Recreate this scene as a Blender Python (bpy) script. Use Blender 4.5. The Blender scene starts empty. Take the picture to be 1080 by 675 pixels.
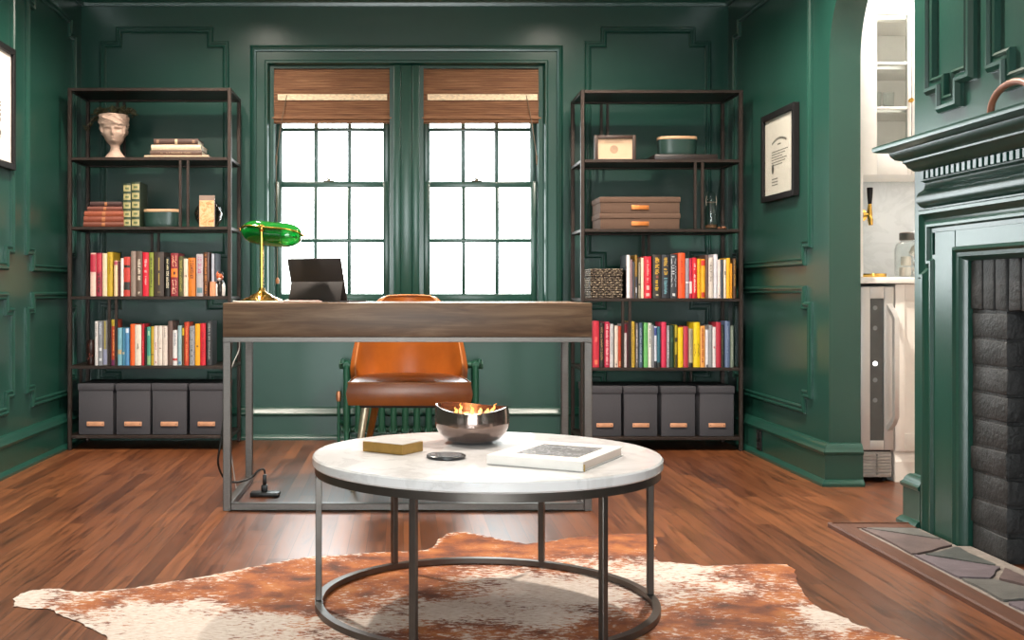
import bpy, bmesh, math, random
from mathutils import Vector, Matrix, noise
from mathutils.geometry import delaunay_2d_cdt
PI = math.pi
random.seed(7)
SC = bpy.context.scene
COL = SC.collection
F, CX, CY, EYE = 1186.0, 425.0, 307.0, .806     # focal length in pixels, principal point, eye height

def X(px, y): return (px - CX) / F * y          # measured photo position at depth y -> metres
def Zh(py, y): return EYE - (py - CY) / F * y
def on_floor(px, py):
    y = EYE * F / (py - CY)
    return Vector((X(px, y), y, 0))

# ------------------------------------------------------------------ materials
def lin(c):
    if isinstance(c, str):
        c = c.lstrip('#'); c = [int(c[i:i+2], 16) / 255 for i in (0, 2, 4)]
    return tuple((v / 12.92 if v <= .04045 else ((v + .055) / 1.055) ** 2.4) for v in c) + (1,)

class NT:
    def __init__(s, name):
        s.m = bpy.data.materials.new(name); s.m.use_nodes = True
        s.t = s.m.node_tree; s.b = s.t.nodes['Principled BSDF']
    def n(s, typ, **kw):
        nd = s.t.nodes.new(typ)
        for k, v in kw.items():
            if k in nd.inputs: nd.inputs[k].default_value = v
            else: setattr(nd, k, v)
        return nd
    def l(s, a, b): s.t.links.new(a, b)
    def coord(s, scale=(1, 1, 1), rot=(0, 0, 0)):
        tc = s.n('ShaderNodeTexCoord'); mp = s.n('ShaderNodeMapping')
        mp.inputs['Scale'].default_value = scale; mp.inputs['Rotation'].default_value = rot
        s.l(tc.outputs['Object'], mp.inputs['Vector']); return mp.outputs[0]
    def noise(s, vec, scale, detail=3, rough=.5, dist=0):
        nd = s.n('ShaderNodeTexNoise'); nd.inputs['Scale'].default_value = scale
        nd.inputs['Detail'].default_value = detail; nd.inputs['Roughness'].default_value = rough
        nd.inputs['Distortion'].default_value = dist
        s.l(vec, nd.inputs['Vector']); return nd.outputs['Fac']
    def ramp(s, fac, stops, interp='LINEAR'):
        r = s.n('ShaderNodeValToRGB'); r.color_ramp.interpolation = interp
        e = r.color_ramp.elements
        while len(e) < len(stops): e.new(.5)
        for i, (p, c) in enumerate(stops):
            e[i].position = p; e[i].color = c if len(c) == 4 else tuple(c) + (1,)
        s.l(fac, r.inputs[0]); return r.outputs[0]
    def mix(s, fac, a, b, mode='MIX'):
        m = s.n('ShaderNodeMix', data_type='RGBA', blend_type=mode)
        for sock, v in ((m.inputs[0], fac), (m.inputs[6], a), (m.inputs[7], b)):
            if hasattr(v, 'is_linked'): s.l(v, sock)
            else: sock.default_value = v
        return m.outputs[2]
    def math(s, op, a, b=0.0):
        m = s.n('ShaderNodeMath', operation=op)
        for i, v in enumerate((a, b)):
            if hasattr(v, 'is_linked'): s.l(v, m.inputs[i])
            else: m.inputs[i].default_value = v
        return m.outputs[0]
    def bump(s, h, strength=.2, dist=.01):
        b = s.n('ShaderNodeBump'); b.inputs['Strength'].default_value = strength
        b.inputs['Distance'].default_value = dist
        s.l(h, b.inputs['Height']); s.l(b.outputs[0], s.b.inputs['Normal'])
    def set(s, **kw):
        for k, v in kw.items():
            k = k.replace('_', ' ')
            i = s.b.inputs[k]
            if hasattr(v, 'is_linked'): s.l(v, i)
            else: i.default_value = v
        return s

_M = {}
def mat(name, color, rough=.5, metal=0, var=.12, scale=25, bump=0, bscale=120, stretch=(1, 1, 1), **kw):
    """plain surface with a little procedural variation of its colour"""
    if name in _M: return _M[name]
    t = NT(name); c = lin(color); v = t.coord(stretch)
    f = t.noise(v, scale)
    lo = tuple(x * (1 - var) for x in c[:3]) + (1,); hi = tuple(min(1, x * (1 + var)) for x in c[:3]) + (1,)
    t.set(Base_Color=t.ramp(f, [(.3, lo), (.7, hi)]), Roughness=rough, Metallic=metal)
    if bump: t.bump(t.noise(v, bscale), bump, .004)
    for k, val in kw.items(): t.set(**{k: val})
    _M[name] = t.m; return t.m

def glass(name, color=(.97, .99, .98), rough=0.0, ior=1.45):
    """thin clear glass: mostly transparent with a mirror reflection"""
    if name in _M: return _M[name]
    t = NT(name); v = t.coord(); f = t.noise(v, 3)
    tr = t.n('ShaderNodeBsdfTransparent'); tr.inputs[0].default_value = tuple(color) + (1,)
    gl = t.n('ShaderNodeBsdfGlossy'); gl.inputs['Roughness'].default_value = rough
    lw = t.n('ShaderNodeLayerWeight'); lw.inputs['Blend'].default_value = .5
    fr = t.math('ADD', t.math('MULTIPLY', t.math('POWER', lw.outputs['Facing'], 4.0), .75 * (ior - 1) / .45), .04)
    mx = t.n('ShaderNodeMixShader')
    t.l(fr, mx.inputs[0]); t.l(tr.outputs[0], mx.inputs[1]); t.l(gl.outputs[0], mx.inputs[2])
    t.l(mx.outputs[0], t.t.nodes['Material Output'].inputs['Surface'])
    _M[name] = t.m; return t.m

# ------------------------------------------------------------------ mesh helpers
class MB:
    def __init__(s): s.bm = bmesh.new()
    def face(s, vs):
        try: return s.bm.faces.new(vs)
        except ValueError: return None
    def box(s, x0, x1, y0, y1, z0, z1, bev=0, seg=2, M=None):
        b = bmesh.new(); bmesh.ops.create_cube(b, size=1)
        for v in b.verts:
            v.co = Vector(((x0 + x1) / 2 + v.co.x * (x1 - x0), (y0 + y1) / 2 + v.co.y * (y1 - y0), (z0 + z1) / 2 + v.co.z * (z1 - z0)))
        if bev: bmesh.ops.bevel(b, geom=b.edges[:], offset=bev, segments=seg, affect='EDGES', profile=.5)
        s.add(b, M); return s
    def add(s, b, M=None):
        if M is not None: bmesh.ops.transform(b, matrix=M, verts=b.verts)
        me = bpy.data.meshes.new('_t'); b.to_mesh(me); b.free()
        s.bm.from_mesh(me); bpy.data.meshes.remove(me); return s
    def tube(s, pts, r, n=10, cap=True, closed=False):
        pts = [Vector(p) for p in pts]; N = len(pts)
        rs = r if isinstance(r, (list, tuple)) else [r] * N
        rings = []; prev = None
        for i, p in enumerate(pts):
            if closed: t = (pts[(i + 1) % N] - pts[i - 1]).normalized()
            else: t = (pts[min(i + 1, N - 1)] - pts[max(i - 1, 0)]).normalized()
            if prev is None:
                u = t.orthogonal().normalized()
            else:
                u = (prev - t * prev.dot(t)); u = u.normalized() if u.length > 1e-6 else t.orthogonal().normalized()
            prev = u; w = t.cross(u)
            rings.append([s.bm.verts.new(p + (u * math.cos(a) + w * math.sin(a)) * rs[i]) for a in (2 * PI * k / n for k in range(n))])
        for i in range(N if closed else N - 1):
            A, B = rings[i], rings[(i + 1) % N]
            for k in range(n): s.face((A[k], A[(k + 1) % n], B[(k + 1) % n], B[k]))
        if cap and not closed: s.face(rings[0][::-1]); s.face(rings[-1])
        return s
    def lathe(s, prof, n=32, c=(0, 0, 0), sx=1, sy=1, close=False):
        """prof: (radius, z) pairs; radius 0 closes a pole"""
        c = Vector(c); rings = []
        for r, z in prof:
            if r < 1e-7: rings.append([s.bm.verts.new(c + Vector((0, 0, z)))])
            else: rings.append([s.bm.verts.new(c + Vector((r * sx * math.cos(a), r * sy * math.sin(a), z))) for a in (2 * PI * k / n for k in range(n))])
        pr = list(zip(rings, rings[1:]))
        if close: pr.append((rings[-1], rings[0]))
        for A, B in pr:
            for k in range(n):
                k2 = (k + 1) % n
                if len(A) == 1 and len(B) == 1: continue
                if len(A) == 1: s.face((A[0], B[k2], B[k]))
                elif len(B) == 1: s.face((A[k], A[k2], B[0]))
                else: s.face((A[k], A[k2], B[k2], B[k]))
        return s
    def prism(s, poly, z0, z1, fn=lambda u, v, w: (u, v, w)):
        a = [s.bm.verts.new(fn(u, v, z0)) for u, v in poly]; b = [s.bm.verts.new(fn(u, v, z1)) for u, v in poly]
        s.face(a[::-1]); s.face(b)
        for i in range(len(poly)):
            j = (i + 1) % len(poly); s.face((a[i], a[j], b[j], b[i]))
        return s
    def sweep(s, prof, path, fn, closed=True, segs=None, cap=True):
        """mitred moulding: prof (offset to the left of the path, height), path in a plane, fn(u,v,h) -> point"""
        P = [Vector(p) for p in path]; N = len(P); rows = []
        for i in range(N):
            d0 = P[i] - P[i - 1] if (closed or i > 0) else P[1] - P[0]
            d1 = P[(i + 1) % N] - P[i] if (closed or i < N - 1) else P[-1] - P[-2]
            d0.normalize(); d1.normalize()
            n0, n1 = Vector((-d0.y, d0.x)), Vector((-d1.y, d1.x))
            m = (n0 + n1) / max(.1, 1 + n0.dot(n1))
            rows.append([P[i] + m * a for a, b in prof])
        for i in range(N if closed else N - 1):
            if segs is not None and i not in segs: continue
            A, B = rows[i], rows[(i + 1) % N]
            va = [s.bm.verts.new(fn(A[k].x, A[k].y, prof[k][1])) for k in range(len(prof))]
            vb = [s.bm.verts.new(fn(B[k].x, B[k].y, prof[k][1])) for k in range(len(prof))]
            for k in range(len(prof) - 1): s.face((va[k], va[k + 1], vb[k + 1], vb[k]))
            if cap and not closed:
                s.face(va[::-1]); s.face(vb)
        bmesh.ops.remove_doubles(s.bm, verts=s.bm.verts, dist=1e-6)
        return s
    def grid(s, nu, nv, fn, closeu=False):
        V = [[s.bm.verts.new(fn(i / (nu if closeu else nu - 1), j / (nv - 1))) for j in range(nv)] for i in range(nu)]
        for i in range(nu if closeu else nu - 1):
            for j in range(nv - 1):
                a, b = V[i], V[(i + 1) % nu]
                s.face((a[j], b[j], b[j + 1], a[j + 1]))
        return V
    def obj(s, name, m, parent=None, smooth=None, M=None, loc=None):
        bmesh.ops.recalc_face_normals(s.bm, faces=s.bm.faces)
        if M is not None: bmesh.ops.transform(s.bm, matrix=M, verts=s.bm.verts)
        me = bpy.data.meshes.new(name); s.bm.to_mesh(me); s.bm.free()
        for x in (m if isinstance(m, (list, tuple)) else [m]): me.materials.append(x)
        o = bpy.data.objects.new(name, me); COL.objects.link(o)
        if smooth is not None:
            for p in me.polygons: p.use_smooth = True
            me.set_sharp_from_angle(angle=math.radians(smooth))
        if parent: o.parent = parent
        if loc: o.location = loc
        return o

def tag(o, label, cat, group=None, kind=None):
    o['label'] = label; o['category'] = cat
    if group: o['group'] = group
    if kind: o['kind'] = kind
    return o
def thing(name, label, cat, loc=(0, 0, 0), rz=0, group=None):
    o = bpy.data.objects.new(name, None); o.empty_display_size = .05
    COL.objects.link(o); o.location = loc; o.rotation_euler = (0, 0, rz)
    return tag(o, label, cat, group)
def struct(o): o['kind'] = 'structure'; return o
def copy_thing(o):
    c = o.copy(); COL.objects.link(c)
    for ch in o.children:
        d = ch.copy(); COL.objects.link(d); d.parent = c
        for g in ch.children:
            e = g.copy(); COL.objects.link(e); e.parent = d
    return c
def RZ(a): return Matrix.Rotation(a, 4, 'Z')
def T(*v): return Matrix.Translation(v)

# ------------------------------------------------------------------ shared materials
def m_paint():
    t = NT('green_paint'); v = t.coord()
    f = t.noise(v, 1.3, 4)
    t.set(Base_Color=t.ramp(f, [(.3, lin('#143a31')), (.7, lin('#1b453a'))]), Roughness=.28, Specular_IOR_Level=.62)
    t.bump(t.noise(v, 45, 2), .05, .004); return t.m
PAINT = m_paint()

def m_floor():
    t = NT('oak_boards'); v = t.coord(); sp = t.n('ShaderNodeSeparateXYZ'); t.l(v, sp.inputs[0])
    u = t.math('DIVIDE', sp.outputs[0], .058); row = t.math('FLOOR', u); fu = t.math('FRACT', u)
    wn = t.n('ShaderNodeTexWhiteNoise', noise_dimensions='1D'); t.l(row, wn.inputs['W'])
    yy = t.math('ADD', t.math('DIVIDE', sp.outputs[1], 1.05), t.math('MULTIPLY', wn.outputs[0], 7.3))
    colm = t.math('FLOOR', yy); fv = t.math('FRACT', yy)
    cb = t.n('ShaderNodeCombineXYZ'); t.l(row, cb.inputs[0]); t.l(colm, cb.inputs[1])
    w2 = t.n('ShaderNodeTexWhiteNoise', noise_dimensions='3D'); t.l(cb.outputs[0], w2.inputs['Vector'])
    # grain: long streaks, shifted board by board
    c3 = t.n('ShaderNodeCombineXYZ')
    t.l(t.math('MULTIPLY', sp.outputs[0], 42), c3.inputs[0]); t.l(t.math('MULTIPLY', sp.outputs[1], 2.6), c3.inputs[1])
    t.l(t.math('MULTIPLY', w2.outputs[0], 37), c3.inputs[2])
    g = t.noise(c3.outputs[0], 1.0, 6, .62, .8)
    base = t.ramp(w2.outputs[0], [(0, lin('#562e18')), (.35, lin('#673a20')), (.7, lin('#714226')), (1, lin('#7c4a2b'))])
    grain = t.ramp(g, [(.34, (.38, .34, .32)), (.48, (.88, .88, .88)), (.68, (1.18, 1.15, 1.08))])
    c = t.mix(1.0, base, grain, 'MULTIPLY')
    e1 = t.math('LESS_THAN', fu, .035); e2 = t.math('LESS_THAN', fv, .003)
    gap = t.math('MAXIMUM', e1, e2)
    c = t.mix(t.math('MULTIPLY', gap, .75), c, lin('#1c0e07'))
    r = t.math('ADD', t.math('MULTIPLY', g, .14), .25)
    t.set(Base_Color=c, Roughness=r, Specular_IOR_Level=.75)
    t.bump(t.math('SUBTRACT', t.math('MULTIPLY', g, .35), gap), .18, .002); return t.m

BLACKM = mat('dark_bronze_steel', '#3d332e', .42, .75, .1)
GREYM = mat('brushed_grey_steel', '#6b6662', .42, .85, .1, 60, stretch=(1, 1, 6))
BRASS = mat('polished_brass', '#d9ab55', .18, 1, .06)
# ------------------------------------------------------------------ light levels
WORLD, PANTRY, EXPO = 17.0, 26, 0.0
CANS = [(-1.1, 4.2, 320), (1.1, 4.2, 320), (-.82, 5.35, 70), (.86, 5.35, 70)]
BOUNCE = 36
FWIN = (-1.1, 1.1, .12, 1.6)
# ================================================================== the room
XL, XR, YB, YF, ZC = -1.75, 1.77, 6.12, -1.4, 2.50
XO = 1.90                                   # far face of the right wall
AY0, AY1, ASP, AR = 3.89, 4.67, 1.76, .39   # archway in the right wall
struct(MB().box(-3.0, 3.2, -1.8, 8.0, -.12, 0).obj('floor', m_floor()))
CEIL = mat('ceiling_paint', '#d9d5cc', .8)
struct(MB().box(-2.0, 3.2, -1.8, 6.4, ZC, ZC + .12).obj('ceiling', CEIL))

# window openings: (x0, x1) in the back wall
WZ0, WZ1 = .72, 2.034
WX = [(-.717, -.059), (.098, .753)]
b = MB()
b.box(XL - .2, WX[0][0], YB, YB + .16, 0, ZC); b.box(WX[1][1], XR + .13, YB, YB + .16, 0, ZC)
b.box(WX[0][1], WX[1][0], YB, YB + .16, WZ0, WZ1)
b.box(WX[0][0], WX[1][1], YB, YB + .16, 0, WZ0); b.box(WX[0][0], WX[1][1], YB, YB + .16, WZ1, ZC)
struct(b.obj('wall_back', PAINT))
struct(MB().box(XL - .16, XL, YF, YB + .16, 0, ZC).obj('wall_left', PAINT))
# wall behind the camera, with an added, unseen window for fill light
LX_0, LX_1, LZ0, LZ1 = FWIN
b = MB(); b.box(XL - .16, LX_0, YF - .14, YF, 0, ZC); b.box(LX_1, 3.2, YF - .14, YF, 0, ZC)
b.box(LX_0, LX_1, YF - .14, YF, 0, LZ0); b.box(LX_0, LX_1, YF - .14, YF, LZ1, ZC)
struct(b.obj('wall_front', PAINT))

# right wall: archway and firebox opening
FYC = 2.92                                  # centre of the fireplace
def mir(y): return 2 * FYC - y
FB0, FB1, FBZ = mir(3.52), 3.52, .922
bm_ = MB(); 
def wall_side(x):
    q = lambda y0, y1, z0, z1: bm_.face([bm_.bm.verts.new((x, y, z)) for y, z in ((y0, z0), (y1, z0), (y1, z1), (y0, z1))])
    q(AY1, YB, 0, ZC); q(FB1, AY0, 0, ZC); q(YF, FB0, 0, ZC); q(FB0, FB1, FBZ, ZC)
    n = 72; pts = [((AY0 + AY1) / 2 + AR * math.cos(PI * i / n), ASP + AR * math.sin(PI * i / n)) for i in range(n + 1)]
    for (ya, za), (yb, zb) in zip(pts, pts[1:]):
        bm_.face([bm_.bm.verts.new((x, y, z)) for y, z in ((ya, za), (ya, ZC), (yb, ZC), (yb, zb))])
    return [(AY1, 0)] + pts + [(AY0, 0)]
edge = wall_side(XR); wall_side(XO)
for (ya, za), (yb, zb) in zip(edge, edge[1:]):
    bm_.face([bm_.bm.verts.new(p) for p in ((XR, ya, za), (XO, ya, za), (XO, yb, zb), (XR, yb, zb))])
for (ya, za), (yb, zb) in (((FB0, 0), (FB0, FBZ)), ((FB0, FBZ), (FB1, FBZ)), ((FB1, FBZ), (FB1, 0))):
    bm_.face([bm_.bm.verts.new(p) for p in ((XR, ya, za), (XO, ya, za), (XO, yb, zb), (XR, yb, zb))])
bmesh.ops.remove_doubles(bm_.bm, verts=bm_.bm.verts, dist=1e-5)
struct(bm_.obj('wall_right', PAINT))

# baseboards and crown
BP = [(0, 0), (.045, 0), (.045, .012), (.036, .024), (.028, .028), (.028, .128), (.034, .132), (.036, .142), (.028, .150),
      (.026, .156), (.021, .166), (.012, .174), (0, .176)]
flr = lambda u, v, w: (u, v, w)
pathR = [(XO, AY1), (XR, AY1), (XR, YB), (XL, YB), (XL, YF)]
struct(MB().sweep(BP, pathR, flr, False, [0, 1]).obj('baseboard_right', PAINT, smooth=30))
struct(MB().sweep(BP, pathR, flr, False, [2]).obj('baseboard_back', PAINT, smooth=30))
struct(MB().sweep(BP, pathR, flr, False, [3]).obj('baseboard_left', PAINT, smooth=30))
struct(MB().sweep(BP, [(XR, 3.79), (XR, AY0), (XO, AY0)], flr, False).obj('baseboard_hearth', PAINT, smooth=30))
CP = [(0, 2.355), (.012, 2.355), (.016, 2.372), (.022, 2.378), (.03, 2.40), (.05, 2.425), (.075, 2.44), (.082, 2.455), (.095, 2.46), (.095, ZC), (0, ZC)]
cpath = [(XR, YF), (XR, YB), (XL, YB), (XL, YF)]
for i, nm in enumerate(('trim_1', 'trim_2', 'trim_3')):
    struct(MB().sweep(CP, cpath, flr, False, [i]).obj(nm, PAINT, smooth=30))

# panel mouldings
MP = [(-.017, 0), (-.017, .010), (-.010, .018), (-.004, .018), (0, .011), (.006, .011), (.012, .016), (.017, .012), (.017, 0)]
def notched(u0, u1, v0, v1, nu=.085, nv=.078, tl=1, tr=1, br=1, bl=1):
    p = []
    p += [(u0, v0 + nv), (u0 + nu, v0 + nv), (u0 + nu, v0)] if bl else [(u0, v0)]
    p += [(u1 - nu, v0), (u1 - nu, v0 + nv), (u1, v0 + nv)] if br else [(u1, v0)]
    p += [(u1, v1 - nv), (u1 - nu, v1 - nv), (u1 - nu, v1)] if tr else [(u1, v1)]
    p += [(u0 + nu, v1), (u0 + nu, v1 - nv), (u0, v1 - nv)] if tl else [(u0, v1)]
    return p
back = lambda u, v, h: (u, YB - h, v)
left = lambda u, v, h: (XL + h, u, v)
right = lambda u, v, h: (XR - h, u, v)
tn = [3]
def trim(path, fn, prof=MP):
    tn[0] += 1
    return struct(MB().sweep(prof, path, fn, True).obj('trim_%d' % tn[0], PAINT, smooth=30))
for u0, u1 in ((-1.63, -.962), (1.005, 1.658)):
    trim(notched(u0, u1, .925, 2.225), back); trim(notched(u0, u1, .275, .80), back)
for u0, u1 in ((3.55, 5.02), (5.22, 5.965)):
    trim(notched(u0, u1, .915, 2.225, .075, .075), left); trim(notched(u0, u1, .278, .785, .075, .07), left)
trim(notched(4.87, 5.975, .935, 2.23, .075, .075), right); trim(notched(4.87, 5.975, .285, .812, .075, .07), right)
# overmantel panels, each with a dropped tab at its foot and head
def tabbed(y0, y1, t0, t1, z0=1.487, z1=2.2, d=.072):
    return [(y0, z0), (t0, z0), (t0, z0 - d), (t1, z0 - d), (t1, z0), (y1, z0), (y1, z1), (t1, z1), (t1, z1 + d), (t0, z1 + d), (t0, z1), (y0, z1)]
OP = [(-.026, 0), (-.026, .013), (-.016, .026), (-.006, .027), (-.002, .016), (.010, .014), (.016, .022), (.024, .018), (.026, 0)]
trim(tabbed(3.49, 3.75, 3.572, 3.668), right, OP)
trim(tabbed(mir(3.355), 3.355, mir(3.272), 3.272), right, OP)
trim(tabbed(mir(3.75), mir(3.49), mir(3.668), mir(3.572)), right, OP)

# ------------------------------------------------------------------ windows
GL = glass('window_pane_glass')
cas = MB()     # shared casing round the pair of windows
CO = dict(x0=-.828, x1=.866, z1=2.137)
prof = [(0, 0), (0, .034), (-.010, .040), (-.018, .034), (-.030, .030), (-.034, .022), (-.078, .022), (-.084, .028), (-.094, .028), (-.10, .016), (-.105, 0)]
cas.sweep(prof, [(CO['x0'], .715), (CO['x0'], CO['z1']), (CO['x1'], CO['z1']), (CO['x1'], .715)], lambda u, v, h: (u, YB - h, v), False, cap=False)
for x0, x1 in ((-.052, -.012), (.050, .090)): cas.box(x0, x1, YB - .026, YB, .70, WZ1 - .002, .005)
cas.box(-.012, .050, YB - .018, YB, .70, WZ1 - .002, .003)
struct(cas.obj('window_casing', PAINT, smooth=30))
st = MB(); st.box(-.86, .90, YB - .075, YB - .001, .685, .714, .008); st.box(-.82, .86, YB - .03, YB - .001, .62, .684, .004)
struct(st.obj('window_stool', PAINT, smooth=30))
LATCH = mat('window_latch_metal', '#6d6455', .4, .8)
def sash(x0, x1, y, z0, z1, root, nm, rail=.036, bot=.036, top=.032):
    s = MB(); t = .034
    s.box(x0, x0 + rail, y, y + t, z0, z1, .003); s.box(x1 - rail, x1, y, y + t, z0, z1, .003)
    s.box(x0 + rail, x1 - rail, y, y + t, z0, z0 + bot, .003); s.box(x0 + rail, x1 - rail, y, y + t, z1 - top, z1, .003)
    a0, a1, c0, c1 = x0 + rail, x1 - rail, z0 + bot, z1 - top
    o = s.obj(nm, PAINT, root, smooth=30)
    m = MB()
    for k in (1, 2):
        xx = a0 + (a1 - a0) * k / 3; m.box(xx - .0105, xx + .0105, y + .004, y + t - .004, c0, c1, .003)
    zz = (c0 + c1) / 2; m.box(a0, a1, y + .003, y + t - .003, zz - .0105, zz + .0105, .003)
    m.obj('muntins', PAINT, o, smooth=30)
    MB().box(a0, a1, y + .015, y + .018, c0, c1).obj('glass_pane', GL, o)
for i, (x0, x1) in enumerate(WX):
    w = bpy.data.objects.new('window_%d' % (i + 1), None); COL.objects.link(w); struct(w); w.location = ((x0 + x1) / 2, YB, WZ0)
    W = MB()
    W.box(x0, x0 + .014, YB + .001, YB + .15, WZ0, WZ1); W.box(x1 - .014, x1, YB + .001, YB + .15, WZ0, WZ1)
    W.box(x0 + .014, x1 - .014, YB + .001, YB + .15, WZ1 - .014, WZ1); W.box(x0 + .014, x1 - .014, YB + .001, YB + .15, WZ0, WZ0 + .02)
    W.obj('jamb', PAINT, w)
    sash(x0 + .015, x1 - .015, YB + .055, .742, 1.408, w, 'lower_sash', bot=.05)
    sash(x0 + .015, x1 - .015, YB + .095, 1.376, 2.018, w, 'upper_sash')
    L = MB(); xc = (x0 + x1) / 2 - .02
    L.box(xc - .03, xc + .03, YB + .05, YB + .085, 1.408, 1.414, .002); L.lathe([(0, 0), (.011, 0), (.009, .012), (0, .014)], 12, (xc, YB + .068, 1.414))
    L.tube([(xc, YB + .068, 1.424), (xc - .03, YB + .06, 1.432)], .004, 8)
    L.obj('sash_latch', LATCH, w, smooth=40)
    for ch in w.children: ch.matrix_parent_inverse = w.matrix_world.inverted()
    bpy.context.view_layer.update()
    for ch in w.children: ch.matrix_parent_inverse = w.matrix_world.inverted()
# added window behind the camera, placed to light the room from the front
w = bpy.data.objects.new('window_3', None); COL.objects.link(w); struct(w)
W = MB(); lx = (LX_0 + LX_1) / 2
W.box(LX_0, LX_0 + .05, YF - .13, YF + .02, LZ0, LZ1); W.box(LX_1 - .05, LX_1, YF - .13, YF + .02, LZ0, LZ1)
W.box(LX_0 + .05, LX_1 - .05, YF - .13, YF + .02, LZ1 - .05, LZ1); W.box(LX_0 + .05, LX_1 - .05, YF - .13, YF + .04, LZ0, LZ0 + .05)
W.box(lx - .03, lx + .03, YF - .10, YF - .03, LZ0 + .05, LZ1 - .05)
W.obj('window_frame', PAINT, w)
MB().box(LX_0 + .05, LX_1 - .05, YF - .09, YF - .086, LZ0 + .05, LZ1 - .05).obj('glass_pane', GL, w)

# ------------------------------------------------------------------ woven shades
def m_bamboo():
    t = NT('woven_bamboo'); v = t.coord((1, 1, 1)); sp = t.n('ShaderNodeSeparateXYZ'); t.l(v, sp.inputs[0])
    c3 = t.n('ShaderNodeCombineXYZ'); t.l(t.math('MULTIPLY', sp.outputs[0], 4), c3.inputs[0]); t.l(t.math('MULTIPLY', sp.outputs[2], 190), c3.inputs[2])
    f = t.noise(c3.outputs[0], 1, 4, .7)
    t.set(Base_Color=t.ramp(f, [(.28, lin('#3f261a')), (.42, lin('#71492f')), (.58, lin('#8d6242')), (.75, lin('#b88d68'))]), Roughness=.7)
    t.bump(f, .6, .004); return t.m
BAMBOO = m_bamboo()
BAND = mat('light_gap_weave', '#e8cfae', .7, var=.25, scale=60, stretch=(1, 1, 3), bump=.4)  # pale colour standing for daylight through the blind
CORD = mat('shade_cord', '#6b5a48', .8); CORDW = mat('white_cord', '#cfc8bc', .8)
def shade(nm, x0, x1, lbl, side):
    r = thing('window_blind', lbl, 'window blind', ((x0 + x1) / 2, YB + .02, 1.73), 0, 'woven blinds in the windows')
    hw = (x1 - x0) / 2; zt, zb = 2.015 - 1.73, Zh(122, YB) - 1.73
    def fn(u, v):
        z = zt + (zb - zt) * v
        return Vector((-hw + 2 * hw * u, -.012 * math.sin(v * 3.0) + .0012 * math.sin(z * 700), z))
    g = MB(); g.grid(24, 110, fn); o = g.obj('blind_cloth', BAMBOO, r); md = o.modifiers.new('thick', 'SOLIDIFY'); md.thickness = .004
    for k, (dz, dy) in enumerate(((-.004, -.006), (-.02, .002))):     # gathered folds at the foot
        f = MB(); f.grid(4, 18, lambda u, v: Vector((-hw + 2 * hw * u, dy + .014 * math.cos(v * 2 * PI), zb + dz + .012 * math.sin(v * 2 * PI) - .008)))
        f.obj('fold', BAMBOO, r, smooth=60)
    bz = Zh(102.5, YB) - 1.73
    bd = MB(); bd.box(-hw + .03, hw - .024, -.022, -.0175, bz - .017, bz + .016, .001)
    bd.obj('light_gap_strip', BAND, r)  # strip of light through the cloth, modelled as a pale band
    xs = (-hw + .08) if side < 0 else (hw - .085)
    c = MB(); c.tube([(xs, -.024, bz + .01), (xs + side * .03, -.026, bz - .14), (xs + side * .055, -.03, bz - .32)], .0022, 6); c.tube([(xs + side * .055, -.03, bz - .32), (xs + side * .056, -.03, bz - .37)], [.006, .003], 8)
    if side < 0: c.tube([(xs + side * .056, -.03, bz - .36), (xs + side * .05, -.03, .80 - 1.73 + .07)], .0018, 6)
    c.obj('pull_cord', CORD, r)
    if side < 0:
        k = MB(); k.lathe([(0, 0), (.009, .002), (.011, .02), (.005, .034), (0, .036)], 12, (xs + side * .05, -.03, .80 - 1.73 + .045)); k.obj('cord_tassel', mat('tassel_wood', '#8b5a34', .5), r, smooth=40)
    MB().box(-hw, hw, .002, .03, zt - .002, zt + .004).obj('head_rail', BAMBOO, r)
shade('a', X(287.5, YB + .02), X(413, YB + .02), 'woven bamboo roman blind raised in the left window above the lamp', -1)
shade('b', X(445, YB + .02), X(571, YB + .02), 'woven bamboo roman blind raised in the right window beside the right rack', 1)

# ------------------------------------------------------------------ radiator
RADG = mat('radiator_green', '#1d4a38', .35, .1, .1)
rx0, rx1, ry, rh = X(366, 5.96), X(501, 5.96), 5.95, .46
rad = thing('radiator', 'green cast-iron column radiator under the windows behind the tan chair', 'radiator', ((rx0 + rx1) / 2, ry, 0))
ns = 12; stp = (rx1 - rx0) / (ns - 1)
sec = MB(); 
for dy in (-.045, .045):
    sec.tube([(0, dy, .07), (0, dy, .10), (0, dy, .38), (0, dy, .415)], [.013, .017, .017, .014], 12)
for z in (.075, .415):
    sec.tube([(0, -.05, z), (0, -.03, z), (0, .03, z), (0, .05, z)], [.018, .024, .024, .018], 14)
    sec.tube([(-stp / 2, 0, z), (stp / 2, 0, z)], .017, 12)
s0 = sec.obj('section', RADG, rad, smooth=45); s0.location.x = -(rx1 - rx0) / 2
for k in range(1, ns):
    c = s0.copy(); COL.objects.link(c); c.parent = rad; c.location.x = -(rx1 - rx0) / 2 + k * stp
for sx in (-1, 1):
    e = MB(); xx = sx * (rx1 - rx0) / 2
    e.tube([(xx, 0, .415), (xx + sx * .04, 0, .415)], [.024, .022], 6); e.lathe([(0, 0), (.012, 0), (.012, .02), (0, .026)], 6, (xx + sx * .02, -.03, .425))
    e.obj('end_plug', RADG, rad, smooth=30)
    for dy in (-.045, .045):
        f = MB(); f.lathe([(.022, 0), (.014, .02), (.013, .075)], 10, (xx, dy, 0)); f.obj('foot', RADG, rad, smooth=40)
vv = MB(); vx = X(357.5, 5.95) - (rx0 + rx1) / 2
vv.tube([(vx, -.02, 0), (vx, -.02, .225)], .009, 10); vv.tube([(vx, -.02, .12), (-(rx1 - rx0) / 2 - .01, 0, .10)], .013, 10)
vv.obj('pipe_valve', RADG, rad, smooth=40)
hv = MB(); hv.lathe([(0, 0), (.011, 0), (.014, .01), (.014, .042), (.010, .052), (0, .054)], 14, (vx, -.02, .225))
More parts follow.
